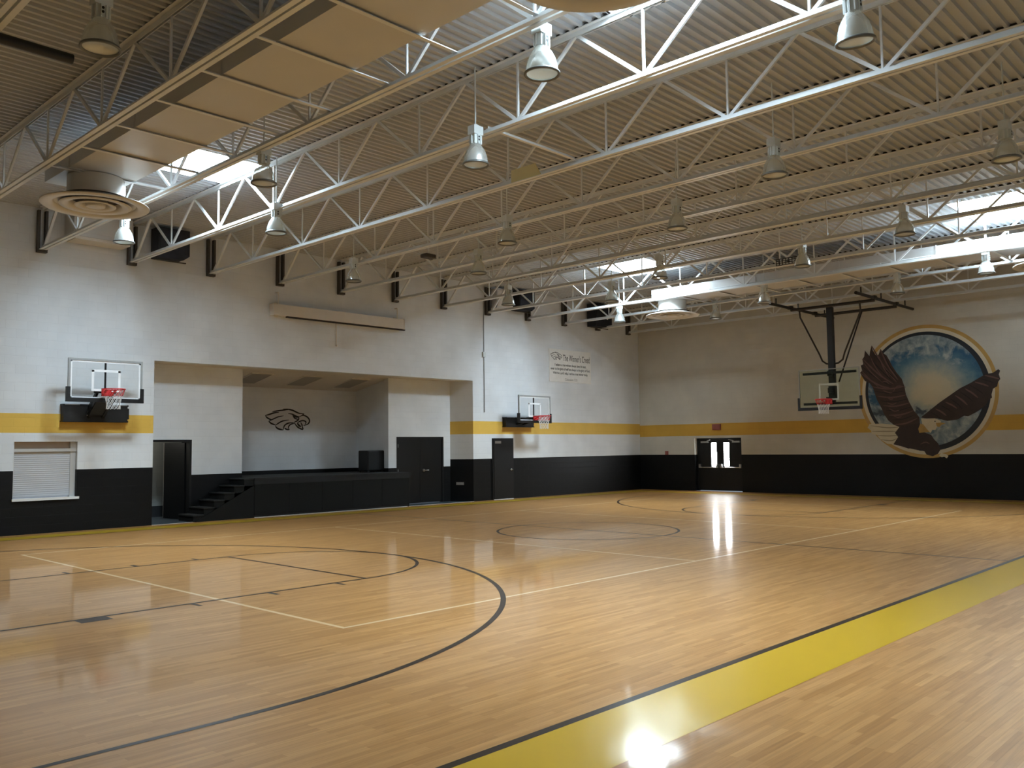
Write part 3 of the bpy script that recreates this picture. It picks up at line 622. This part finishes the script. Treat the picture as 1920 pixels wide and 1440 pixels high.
t = thing('exit_sign', 'small faded red box sign on the yellow stripe above the slit-window doors', 'sign', (XR, 5.31, 2.20))
MB().box(-.05, 0, -.17, .17, 0, .21).build('case', 'exit', t)
MB().box(-.054, -.05, -.15, .15, .025, .185).build('face', mat('faded_red_lens', (.25, .075, .065, 1), .4), t)
tag(MB().box(-.05, 0, -.06, .06, -.07, .07).build('alarm_pull', 'exit', None, (XR, 7.46, 1.38)), 'small dark red alarm box just above the black paint left of the slit-window doors', 'alarm box')

# ================================================================== STAGE WALL FITTINGS
t = thing('screen_case', 'long beige projection screen case hung high above the stage opening', 'screen case', (.1, YF, 5.12))
MB().box(-2.12, 2.12, -.22, -.02, 0, .28).build('case', 'beige', t)
MB().box(-1.72, 2.2, -.17, -.10, -.035, .0).build('slot', 'slot', t)
for x in (-1.95, 1.95): MB().box(x-.05, x+.05, -.02, 0, -.02, .34).bar((x, -.12, .28), (x, -.12, .60), .025).bar((x, -.12, .60), (x, 0, .60), .025).build('hanger', 'beige', t)
MB().box(-2.14, -2.12, -.225, -.015, -.01, .29).box(2.12, 2.14, -.225, -.015, -.01, .29).build('end_cap', 'beige', t)
t = thing('wall_conduit', 'thin grey conduit with a small box running down the wall right of the stage opening', 'conduit', (5.65, YF, 2.79))
MB().tube([(0, -.02, 0), (0, -.02, 1.78)], .014).tube([(0, -.02, 1.90), (0, -.02, 3.65)], .014).build('pipe', 'alu', t)
MB().box(-.07, .05, -.06, 0, 1.76, 1.92).build('junction_box', 'housing', t)
t = thing('conduit_drop', 'short pale conduit stub below the middle of the projection screen case', 'conduit', (.02, YF, 4.5))
MB().tube([(0, -.015, 0), (0, -.015, .60)], .016).build('pipe', 'beige', t)
MB().lathe([(0, 0), (.024, 0), (.024, .05), (0, .05)], 12, (0, -.02, -.03)).build('end_cap', 'beige', t)
t = thing('outlet_plate', 'small grey plate low on the black side wall of the alcove beside the double door', 'wall plate', (4.985, 9.1, .55))
t.rotation_euler = (0, 0, math.atan2(.34, .72)-.0)
MB().box(-.02, .0, -.13, .13, -.045, .045).build('plate', 'panelgrey', t)
MB().box(-.023, -.02, -.11, .11, -.03, .03).build('inner_plate', 'alu', t)

t = thing('creed_sign', 'off-white board reading The Winners Creed high on the wall right of the stage', 'sign', (9.94, YF, 3.92))
MB().box(-1.14, 1.14, -.025, 0, 0, 1.14).build('board', 'sign', t)
pl = lambda cx, cz: (lambda a, b: (cx+a, -.028, cz+b))
text_mesh('title_lettering', "The Winner's Creed", 'ink', t, pl(.33, .86), 1.48, .235)
text_mesh('creed_lettering', "I believe a true winner always does his best,", 'ink', t, pl(0, .585), 1.72, .115, bold=.012)
text_mesh('creed_lettering', "never to the glory of self but always to the glory of God.", 'ink', t, pl(0, .445), 2.16, .115, bold=.012)
text_mesh('creed_lettering', "With the Lord's help, I will be a true winner today.", 'ink', t, pl(0, .30), 1.92, .115, bold=.012)
text_mesh('verse_lettering', "Colossians 3:23", 'inklight', t, pl(.02, .10), .66, .085)
lx = [a for pts, w in LOGO for a, b in pts]; lz = [b for pts, w in LOGO for a, b in pts]
lcx, lcz = (min(lx)+max(lx))/2, (min(lz)+max(lz))/2; ls = .60/(max(lx)-min(lx))
lm = MB()
for i, (pts, w) in enumerate(LOGO): lm.ribbon([((a-lcx)*ls-.78, (b-lcz)*ls*1.05+.90) for a, b in pts], w*ls*1.3, lambda a, b, d: (a, -.028-.0002*i, b))
lm.build('eagle_head_logo', 'ink', t)

# black loudspeakers between the joist ends
for x, z0, z1, w, lb in ((-4.80, 6.10, 6.80, .74, 'black hanging loudspeaker at the left end of the stage wall'), (7.2, 6.15, 6.80, .72, 'black hanging loudspeaker above the wall conduit right of the stage'), (11.3, 5.98, 6.80, .95, 'black hanging loudspeaker above the creed sign near the corner')):
    t = thing('wall_speaker', lb, 'speaker', (x, YF, z0), group='loudspeakers up on the stage wall')
    h = z1-z0
    MB().prism([(-w/2, h), (w/2, h), (w/2, .10), (w/2-.14, 0), (-w/2, 0)], lambda a, b, d: (a, -.10-d, b), .40).build('cabinet', 'navy', t)
    MB().box(-w/2+.04, w/2-.04, -.512, -.50, .13, h-.05).build('grille', 'navy', t)
    MB().box(-.1, .1, -.10, 0, h*.4, h*.6).bar((-w/2, -.3, -.03), (w/2, -.3, -.03), .05, .02).build('bracket', 'bracket', t)
t = thing('wall_air_unit', 'pale boxy air unit on the stage wall behind the near round diffuser', 'air unit', (-6.40, YF, 6.22))
MB().box(-.62, .62, -.55, 0, .06, .58).build('case', 'duct', t)
MB().box(-.58, .58, -.52, -.03, 0, .06).build('base_tray', 'beige', t)
MB().box(-.55, .55, -.56, -.55, .14, .50).build('front_panel', 'diff', t)
t = thing('return_box', 'pale square box on the stage wall beside the loudspeaker above the conduit', 'box', (6.40, YF, 6.15))
MB().box(-.42, .32, -.30, 0, 0, .62).build('case', 'duct', t)
MB().box(-.40, .30, -.31, -.30, .05, .57).build('front_panel', 'beige', t)

# ================================================================== ROOF JOISTS
JU = [-13.2, -11.28, -9.39, -7.49, -5.59, -3.68, -1.77, .13, 2.02, 3.90, 5.79, 7.69, 9.58, 11.48, 13.35]
ZB0, ZB1, ZT0, ZT1 = 5.955, 6.03, 6.795, 6.868
ya, ybk = YN+.05, YF-.12
ch = MB()
for s in (-1, 1):
    ch.box(min(s*.014, s*.075), max(s*.014, s*.075), ya, ybk, ZB0, ZB0+.010).box(min(s*.014, s*.024), max(s*.014, s*.024), ya, ybk, ZB0+.010, ZB1)
me_bot = ch.mesh('bottom_chord', 'steel')
ch = MB()
for s in (-1, 1):
    ch.box(min(s*.014, s*.075), max(s*.014, s*.075), ya, ybk, ZT1-.010, ZT1).box(min(s*.014, s*.024), max(s*.014, s*.024), ya, ybk, ZT0, ZT1-.010)
me_top = ch.mesh('top_chord', 'steel')
bn = [8.45]+[6.64-2.02*k for k in range(10)]
dl = MB().bar((0, 0, ZB0+.04), (0, -1.01, ZT1-.04), .034, .044).mesh('web_diagonal_toward', 'steel')
dr = MB().bar((0, 0, ZB0+.04), (0, 1.01, ZT1-.04), .034, .044).mesh('web_diagonal_away', 'steel')
de = MB().bar((0, 0, ZB0+.04), (0, -.80, ZT1-.04), .05, .05).mesh('web_diagonal_end', 'steel')
dv = MB().box(-.013, .013, -.013, .013, ZB0+.04, ZT1-.02).mesh('web_post', 'steel')
brk = MB().box(-.10, -.05, .02, .12, 5.94, 6.80).box(.05, .10, .02, .12, 5.94, 6.80).box(-.10, .10, .02, .12, 5.90, 5.95).mesh('wall_bracket', 'bracket')
me_shade = MB().box(-.05, .05, ya, ybk, ZT1+.0005, ZD+.036).mesh('flute_shade_strip', 'flute_shade')  # dark strip added to stand in for shade inside the deck flutes
ORD = ['first', 'second', 'third', 'fourth', 'fifth', 'sixth', 'seventh', 'eighth', 'ninth', 'tenth', 'eleventh', 'twelfth', 'thirteenth', 'fourteenth', 'fifteenth']
def child(nm, me, par, loc=(0, 0, 0)):
    o = bpy.data.objects.new(nm, me); C.objects.link(o); o.parent = par; o.location = loc; return o
for i, u in enumerate(JU):
    k = len(JU)-1-i
    t = thing('roof_joist', 'white open-web steel roof joist, %s counting from the eagle wall' % ORD[k], 'roof joist', (u, 0, 0), group='open-web roof joists')
    child('bottom_chord', me_bot, t); child('top_chord', me_top, t); child('flute_shade_strip', me_shade, t)
    for j, v in enumerate(bn):
        if j == 0: child('web_diagonal', de, t, (0, v, 0)); continue
        if v-1.01 > ya: child('web_diagonal', dl, t, (0, v, 0))
        child('web_diagonal', dr, t, (0, v, 0)); child('web_post', dv, t, (0, v, 0))
    child('wall_bracket', brk, t, (0, ybk-.02, 0))
    if u in (-9.39, -3.68, 2.02, 7.69):
        MB().tube([(.06, -9, ZB1+.03), (.06, 3, ZB1+.03), (.10, 3.4, ZB1+.06)], .018).build('conduit', 'steel', t)
t = thing('bridging_bar', 'bright white bridging bar lying between two joists over mid court', 'roof bracing', (-4.63, -2.88, ZB1))
MB().bar((-.93, 0, .02), (.93, 0, .02), .05, .008).bar((-.93, .022, .045), (.93, .022, .045), .006, .05).build('bar', 'steel', t)
MB().box(-.96, -.88, -.03, .03, 0, .02).box(.88, .96, -.03, .03, 0, .02).build('clip', 'steel', t)

# ================================================================== DUCTS AND DIFFUSERS
for cx, ln, x0, x1 in ((-8.50, 'near', -9.39, -7.49), (8.56, 'far', 7.69, 9.58)):
    t = thing('air_duct', 'long rectangular painted air duct between joists, the %s' % ('one crossing the upper left' if ln == 'near' else 'far one near the eagle wall'), 'duct', (cx, -1.75, 6.05), group='rectangular air ducts')
    o_ = MB().box(-.51, .51, -5.6, 5.6, 0, .30).build('duct_body', 'duct', t)
    y = -4.9
    while y < 5.6:
        fl = MB().box(-.525, -.51, y-.012, y+.012, -.012, .312).box(.51, .525, y-.012, y+.012, -.012, .312).box(-.51, .51, y-.012, y+.012, -.012, 0)
        fl.build('seam_flange', 'duct', t); y += 2.36
    for k in range(10):
        y = 1.62-1.19*k+1.75+1.19
        if y < -5.7: break
        MB().bar((x0-cx, y, -.03), (x1-cx, y, -.03), .055, .006).bar((x0-cx, y+.027, -.012), (x1-cx, y+.027, -.012), .005, .04).build('support_bar', 'steel', t)
def diffuser(x, y, lb):
    t = thing('air_diffuser', lb, 'air diffuser', (x, y, 5.60), group='round ceiling air diffusers')
    MB().lathe([(.80, 0), (.80, .012), (.62, .035), (.50, .07), (.44, .13), (.42, .20), (.42, .44)], 48).build('neck', 'diff', t)
    MB().lathe([(.80, 0), (.785, -.014), (.63, -.004), (.60, .04), (.585, .07)], 48).build('outer_ring', 'diff', t)
    for r0, r1, z0 in ((.53, .37, -.006), (.305, .19, -.012)):
        MB().lathe([(r0, z0+.012), (r0-.008, z0), (r1+.03, z0+.012), (r1, z0+.06), (r1-.02, z0+.10)], 48).build('inner_ring', 'diff', t)
    MB().lathe([(.505, .125), (0, .125)], 48).build('throat', 'ductdark', t)
    MB().lathe([(.145, .03), (.145, -.012), (.125, -.02), (0, -.02)], 40).build('center_disc', 'diff', t)
diffuser(-8.50, 3.08, 'round cream air diffuser under the near duct by the stage wall')
diffuser(-8.42, -7.0, 'big round cream air diffuser cut off by the top edge of the photo')
diffuser(8.62, 3.50, 'round cream air diffuser under the glaring end of the far duct')
diffuser(8.45, -6.62, 'round cream air diffuser cut off by the right edge of the photo')

# ================================================================== HIGH BAY LAMPS
def make_lamp():
    t = thing('high_bay_light', 'lamp', 'ceiling light', (0, 0, 0), group='high bay lamps')
    MB().lathe([(.168, .012), (.166, .05), (.158, .11), (.140, .17), (.112, .225), (.085, .262), (.074, .285)], 32).build('reflector', 'reflector', t)
    MB().lathe([(.160, .014), (.12, -.004+.03), (0, .04)], 32).build('lens', 'lamp_glass', t)
    MB().lathe([(.158, .008), (.172, -.008), (.188, 0), (.186, .018), (.168, .03)], 32).build('rim', 'rim', t)
    hb = MB().lathe([(.0, .285), (.072, .285), (.072, .415), (0, .415)], 10, smooth=False)
    for k in range(10):
        a = 2*PI*k/10; hb.bar((.078*math.cos(a), .078*math.sin(a), .29), (.078*math.cos(a), .078*math.sin(a), .41), .016)
    h_ = hb.build('ballast_housing', 'housing', t)
    vh = MB()
    for z in (.335, .375): vh.lathe([(0, 0), (.013, 0)], 10, (0, 0, 0))
    for q, z in enumerate((.335, .375)):
        for k in range(10): pass
    vv = MB()
    a = math.radians(-100)
    for z in (.333, .373):
        cx_, cy_ = .088*math.cos(a), .088*math.sin(a); tx, ty = -math.sin(a), math.cos(a)
        vv.add([(cx_+tx*.013*math.cos(2*PI*k/10), cy_+ty*.013*math.cos(2*PI*k/10), z+.015*math.sin(2*PI*k/10)) for k in range(10)], [tuple(range(10))])
    vv.build('vent_hole', 'blackmetal', h_)
    MB().box(-.085, .085, -.065, .065, .415, .535).build('junction_box', 'housing', t)
    MB().tube([(0, 0, .535), (0, 0, 1.372)], .011).box(-.03, .03, -.03, .03, .535, .56).build('hanger_rod', 'housing', t)
    return t
proto = make_lamp()
LAMPS = [(-7.31, -5.41, 'silver high bay lamp below the big diffuser at the top edge'),
 (-5.72, -8.00, 'largest silver high bay lamp at the upper right, below a bright joist'),
 (-5.78, -2.84, 'dull high bay lamp over mid court left of the bright bridging bar'),
 (-2.40, -5.47, 'dull high bay lamp at upper right below the largest lamp'),
 (-7.38, -.11, 'brightly lit high bay lamp right of the near skylight'),
 (-5.69, 2.34, 'bright high bay lamp hung below the joist above the eagle head emblem'),
 (-7.32, 4.84, 'high bay lamp just under the near round diffuser beside the stage wall'),
 (-.77, -8.03, 'dark high bay lamp at the right edge of the photo above the far skylight'),
 (2.65, -5.47, 'shiny high bay lamp at far right in front of the far duct'),
 (-2.15, .07, 'dull high bay lamp over the court below the yellow panel'),
 (-.76, -2.77, 'faint high bay lamp over the middle of the court right of the yellow panel'),
 (-2.01, 5.10, 'faint high bay lamp near the stage wall above the projection screen case'),
 (-.56, 2.49, 'high bay lamp above the right end of the projection screen case'),
 (2.87, .06, 'backlit high bay lamp in front of the far glaring skylight'),
 (4.63, 2.77, 'glaring white high bay lamp under the far skylight'),
 (3.03, 5.04, 'shiny high bay lamp in front of the loudspeaker above the conduit'),
 (7.97, 5.01, 'high bay lamp in front of the loudspeaker nearest the corner'),
 (9.63, 2.62, 'distant high bay lamp right of the far round diffuser'),
 (9.20, -2.95, 'distant high bay lamp above the right end of the hanging hoop frame'),
 (7.90, -5.40, 'distant high bay lamp under the far duct near the right edge'),
 (4.04, -2.83, 'high bay lamp beside the black wire grille below the far duct'),
 (-10.72, -2.84, 'dark high bay lamp in the shadowed upper left corner'),
 (7.92, .10, 'distant high bay lamp above the left end of the hanging hoop frame')]
for i, (x, y, lb) in enumerate(LAMPS):
    o_ = proto if i == 0 else copy_tree(proto)
    o_.location = (x, y, 5.50); o_['label'] = lb
    if i == 1: o_.rotation_euler = (0, math.radians(-7), 0)

# ================================================================== SMALL THINGS UP IN THE ROOF
t = thing('yellow_panel', 'pale yellow panel resting on a roof joist over mid court', 'panel', (-3.66, -1.86, 5.965))
MB().prism([(-.34, 0), (.30, 0), (.30, .21), (-.22, .21)], lambda a, b, d: (-.08+d, a, b), .02).build('sheet', 'yellowpanel', t)
t = thing('wire_grille', 'small black wire grille box hung below the far joists', 'grille', (5.55, -1.80, 5.93))
gr = MB()
for k in range(9): gr.bar((-.03, -.32+.08*k, 0), (-.03, -.32+.08*k, .15), .014)
for k in range(4): gr.bar((-.03, -.33, .05*k), (-.03, .33, .05*k), .014)
gr.build('wires', 'blackmetal', t)
MB().bar((0, -.34, .155), (0, .34, .155), .05, .012).build('mount', 'blackmetal', t)
t = thing('ceiling_projector', 'dark ceiling projector hung over the court facing the screen case', 'projector', (-1.10, 3.55, 5.93))
pj = MB().box(-.15, .15, -.11, .11, 0, .09).build('case', 'bracket', t)
pjm = pj.modifiers.new('bevel', 'BEVEL'); pjm.width = .025; pjm.segments = 2
MB().tube([(.06, .11, .045), (.06, .135, .045)], .032, 16).build('lens', 'blackmetal', t)
MB().tube([(0, 0, .09), (0, 0, .94)], .02).build('pole', 'steel', t)

# ================================================================== HOOPS
def net(par, r, zt, zb, n=12, rows=6, loc=(0, 0, 0)):
    mb = MB(); up_ = MB(); prof = [1, .90, .78, .68, .62, .60, .62]
    for k in range(n):
        for sgn in (1, -1):
            pts = []
            for i in range(rows+1):
                a = 2*PI*(k+sgn*i*.5)/n; rr = r*prof[min(i, 6)]
                pts.append((loc[0]+rr*math.cos(a), loc[1]+rr*math.sin(a), zt+(zb-zt)*i/rows))
            mb.tube(pts[2:], .0045, 4); up_.tube(pts[:3], .0045, 4)
    up_.build('net_top', 'rednet', par)
    return mb.build('net', 'net', par)
def side_hoop(x, z0, w, h, rimz, bx0, bx1, bz0, bz1, yb_, lb):
    t = thing('basketball_hoop', lb, 'basketball hoop', (x, yb_, z0), group='side court hoops')
    Y = lambda y: y-yb_
    gl_ = MB().box(-w/2+.02, w/2-.02, -.006, .006, .02, h-.02).build('backboard', 'glass', t)
    f = .045
    MB().box(-w/2, -w/2+f, -.02, .025, 0, h).box(w/2-f, w/2, -.02, .025, 0, h).box(-w/2+f, w/2-f, -.02, .025, h-f, h).box(-w/2+f, w/2-f, -.02, .025, 0, f).build('frame', 'alu', gl_)
    mk = MB(); q = .032
    for a in ((-w/2+f, -w/2+f+.03, f, h-f), (w/2-f-.03, w/2-f, f, h-f), (-w/2+f, w/2-f, h-f-.03, h-f), (-w/2+f, w/2-f, f, f+.03)): mk.box(a[0], a[1], -.009, -.0065, a[2], a[3])
    zt = rimz-z0+.02
    for a in ((-.30, -.30+.05, zt, zt+.40), (.25, .30, zt, zt+.40), (-.30, .30, zt+.36, zt+.41), (-.30, .30, zt-.05, zt)): mk.box(a[0], a[1], -.0095, -.0068, a[2], a[3])
    mk.build('target_square', 'whitepaint', gl_)
    pd = MB().box(-w/2-.03, w/2+.03, -.035, .04, -.03, .055).box(-w/2-.03, -w/2+.045, -.035, .04, .055, .28).box(w/2-.045, w/2+.03, -.035, .04, .055, .28)
    pd.build('edge_padding', 'black', t)
    MB().box(-.016, .016, .03, .06, .03, h-.07).build('center_brace', 'blackmetal', t)
    ar = MB()
    for s in (-.16, .16):
        ar.bar((s, .05, rimz-z0-.05), (s*.9+(bx0+bx1)/2-x, Y(YF-.12), bz1-z0-.10), .05, .07)
        ar.bar((s, .05, .06), (s*.9+(bx0+bx1)/2-x, Y(YF-.12), bz0-z0+.10), .05, .07)
    ar.bar((-.22, .05, rimz-z0-.03), (.22, .05, rimz-z0-.03), .06, .07)
    mx_ = (bx0+bx1)/2-x
    ar.bar((.0, .075, .06), (mx_*.8-.02, Y(YF-.20), bz0-z0+.16), .34, .05)
    for s in (-.17, .17): ar.prism([(.05, .06), (Y(YF-.18), bz1-z0-.03), (Y(YF-.18), bz0-z0+.12), (.05, -.02)], lambda a, q, d, s=s: (s+d+mx_*.8*(a/.6), a, q), .02)
    ar.build('support_arm', 'black', t)
    bx = MB().box(bx0-x, bx1-x, Y(YF-.16), Y(YF-.004), bz0-z0, bz1-z0).box(bx0-x-.015, bx1-x+.015, Y(YF-.175), Y(YF-.004), bz1-z0-.03, bz1-z0).box(bx0-x-.015, bx1-x+.015, Y(YF-.175), Y(YF-.004), bz0-z0, bz0-z0+.025)
    bxo = bx.build('mounting_box', 'black', t)
    MB().box(bx0-x+.02, -.30, Y(YF-.178), Y(YF-.174), bz1-z0-.018, bz1-z0-.008).box(.30, bx1-x-.02, Y(YF-.178), Y(YF-.174), bz1-z0-.018, bz1-z0-.008).build('edge_strip', 'chrome', bxo)
    MB().box(bx1-x+.0, bx1-x+.05, Y(YF-.12), Y(YF-.01), bz0-z0+.07, bz1-z0-.07).build('end_cap', 'blackmetal', bxo)
    MB().prism([(-.04, 0), (.05, 0), (.03, .13), (-.01, .13)], lambda a, b, d: (a-.12, Y(YF-.18)-d, b+bz0-z0+.13), .006).build('label_plate', 'alu', bxo)
    rz = rimz-z0; cy = -.40
    rm = MB().tube([(.2286*math.cos(2*PI*k/40), cy+.2286*math.sin(2*PI*k/40), rz) for k in range(40)], .010, 8, True)
    rm.box(-.10, .10, -.05, -.02, rz-.13, rz+.01)
    rm.bar((-.09, -.03, rz), (-.13, cy+.19, rz), .012, .03).bar((.09, -.03, rz), (.13, cy+.19, rz), .012, .03).bar((-.08, -.03, rz-.11), (-.10, cy+.10, rz-.01), .05, .006).bar((.08, -.03, rz-.11), (.10, cy+.10, rz-.01), .05, .006)
    ro = rm.build('rim', 'red', t)
    nt_ = net(ro, .222, rz-.01, rz-.42, 12, 6, (0, cy, 0))
    return t
side_hoop(-6.385, 2.76, 1.54, .88, 2.99, -7.01, -5.66, 2.33, 2.71, 7.9, 'glass side hoop above the grey shutter window left of the stage alcove')
side_hoop(7.18, 2.47, 1.53, .86, 2.66, 6.48, 7.81, 2.32, 2.64, 7.9, 'glass side hoop over the single black door right of the stage alcove')

t = thing('basketball_hoop', 'glass backboard hoop hung from a black ceiling mast beside the eagle mural', 'basketball hoop', (11.05, -.22, 2.70))
gl_ = MB().box(-.006, .006, -.91, .91, .03, 1.15).build('backboard', 'glass_green', t)
fr = MB(); f = .022
fr.box(-.016, .02, -.915, -.915+f, .02, 1.16).box(-.016, .02, .915-f, .915, .02, 1.16).box(-.016, .02, -.915+f, .915-f, 1.16-f, 1.16).box(-.016, .02, -.915+f, .915-f, .02, .02+f)
fr.build('frame', 'alu', gl_)
MB().box(-.010, -.007, -.30, .30, .68, .73).box(-.010, -.007, -.30, -.25, .28, .68).box(-.010, -.007, .25, .30, .28, .68).box(-.010, -.007, -.30, .30, .23, .28).build('target_square', 'tsq', gl_)
MB().box(-.03, .03, -.96, .96, -.05, .035).box(-.03, .03, -.96, -.90, .035, .33).box(-.03, .03, .90, .96, .035, .33).build('edge_padding', 'black', t)
MB().bar((.05, -.80, 1.04), (.05, .80, 1.04), .05, .07).build('back_rail', 'blackmetal', t)
MB().bar((.05, -.80, .14), (.05, .80, .14), .05, .07).build('back_rail', 'blackmetal', t)
mz_ = 5.70-2.70
mast = MB().box(.20, .34, -.085, .085, .72, mz_).build('mast', 'blackmetal', t)
MB().box(.19, .35, -.095, .095, .28, .66).box(.06, .20, -.06, .06, .95, 1.10).box(.06, .2, -.06, .06, .45, .60).build('mast_foot', 'blackmetal', t)
MB().bar((.03, -.14, .36), (.16, -.14, .36), .05).box(.02, .1, -.16, .10, .18, .33).build('rim_mount', 'blackmetal', t)
for yy, x0, x1 in ((1.06, -1.37, 2.93), (-1.45, -1.36, 2.93)):
    pm = MB().tube([(x0, yy, mz_+.06), (x1, yy, mz_+.06)], .045, 10)
    pm.box(-.16, -.02, yy-.06, yy+.06, mz_+.02, mz_+.12).box(1.5, 1.64, yy-.06, yy+.06, mz_+.02, mz_+.12)
    pm.build('roof_pipe', 'brownmetal', t)
for xx in (-.06, 1.60):
    MB().tube([(xx, 1.06, mz_), (xx, -1.45, mz_)], .045, 10).build('cross_pipe', 'brownmetal', t)
for jx in (-1.0, .43, 2.3):
    for yy in (1.06, -1.45): MB().bar((jx, yy, mz_+.09), (jx, yy, mz_+.26), .03).build('roof_clamp', 'brownmetal', t)
for s, e in ((1, .80), (-1, -1.02)):
    top = (-.06, e, mz_)
    pts = [(-.06, e, mz_+.05), (0, e, mz_-.25), (.20, e*.42, 1.62+.0), (.24, e*.34, 1.42), (.26, e*.20, 1.33), (.27, s*.085, 1.32)]
    MB().tube(pts, .026, 8).build('brace', 'brownmetal', t)
MB().tube([(1.60, -.42, mz_-.02), (.36, -.16, .78)], .022, 8).build('back_brace', 'brownmetal', t)
rz = .25; rm = MB().tube([(-.40+.2286*math.cos(2*PI*k/40), .2286*math.sin(2*PI*k/40), rz) for k in range(40)], .010, 8, True)
rm.box(-.05, -.016, -.10, .10, rz-.13, rz+.02).bar((-.03, -.09, rz), (-.21, -.13, rz), .012, .03).bar((-.03, .09, rz), (-.21, .13, rz), .012, .03).bar((-.03, .08, rz-.11), (-.30, .10, rz-.01), .05, .006).bar((-.03, -.08, rz-.11), (-.30, -.10, rz-.01), .05, .006)
ro = rm.build('rim', 'red', t)
net(ro, .222, rz-.01, rz-.42, 12, 6, (-.40, 0, 0))

t = thing('hoop_support_pipe', 'thick black pipe hung under the joists at the upper left corner', 'pipe', (-12.4, -1.50, 5.90))
MB().tube([(-2.0, 0, 0), (1.90, 0, 0)], .055, 14).build('pipe', 'blackmetal', t)
for jx in (-.8, 1.12): MB().bar((jx, 0, .05), (jx, 0, .10), .06).build('clamp', 'blackmetal', t)

# ================================================================== LIGHT AND CAMERA
w = bpy.data.worlds.new('World'); scene.world = w; w.use_nodes = True
w.node_tree.nodes['Background'].inputs[0].default_value = (.75, .86, 1, 1)
w.node_tree.nodes['Background'].inputs[1].default_value = .3
L = bpy.data.lights.new('corridor_fill', 'POINT'); L.energy = 22; L.color = (1, .95, .85); L.shadow_soft_size = .15  # unseen point light added so the corridor wall shows
lo = bpy.data.objects.new('corridor_fill', L); C.objects.link(lo); lo.location = (-5.0, 10.5, 2.3)

cam = bpy.data.cameras.new('Camera'); co = bpy.data.objects.new('Camera', cam); C.objects.link(co)
cam.sensor_fit = 'HORIZONTAL'; cam.sensor_width = 36; cam.lens = 1645.09/1920*36; cam.clip_start = .02; cam.clip_end = 200
pit, rol, yaw = .0709303, -.0117777, .7621296
fw = Vector((math.cos(yaw)*math.cos(pit), math.sin(yaw)*math.cos(pit), math.sin(pit)))
rt = Vector((math.sin(yaw), -math.cos(yaw), 0)); up = rt.cross(fw)
r2 = rt*math.cos(rol)+up*math.sin(rol); u2 = -rt*math.sin(rol)+up*math.cos(rol)
mtx = Matrix((r2, u2, -fw)).transposed().to_4x4(); mtx.translation = Vector((-13.88996, -11.21071, 1.69671))
co.matrix_world = mtx
scene.camera = co
scene.view_settings.view_transform = 'Standard'
scene.view_settings.look = 'None'
scene.view_settings.exposure = EXPO
scene.view_settings.gamma = .93
scene.cycles.max_bounces = 10; scene.cycles.diffuse_bounces = 6; scene.cycles.glossy_bounces = 4; scene.cycles.transparent_max_bounces = 12
scene.cycles.sample_clamp_indirect = 6
scene.cycles.use_denoising = True
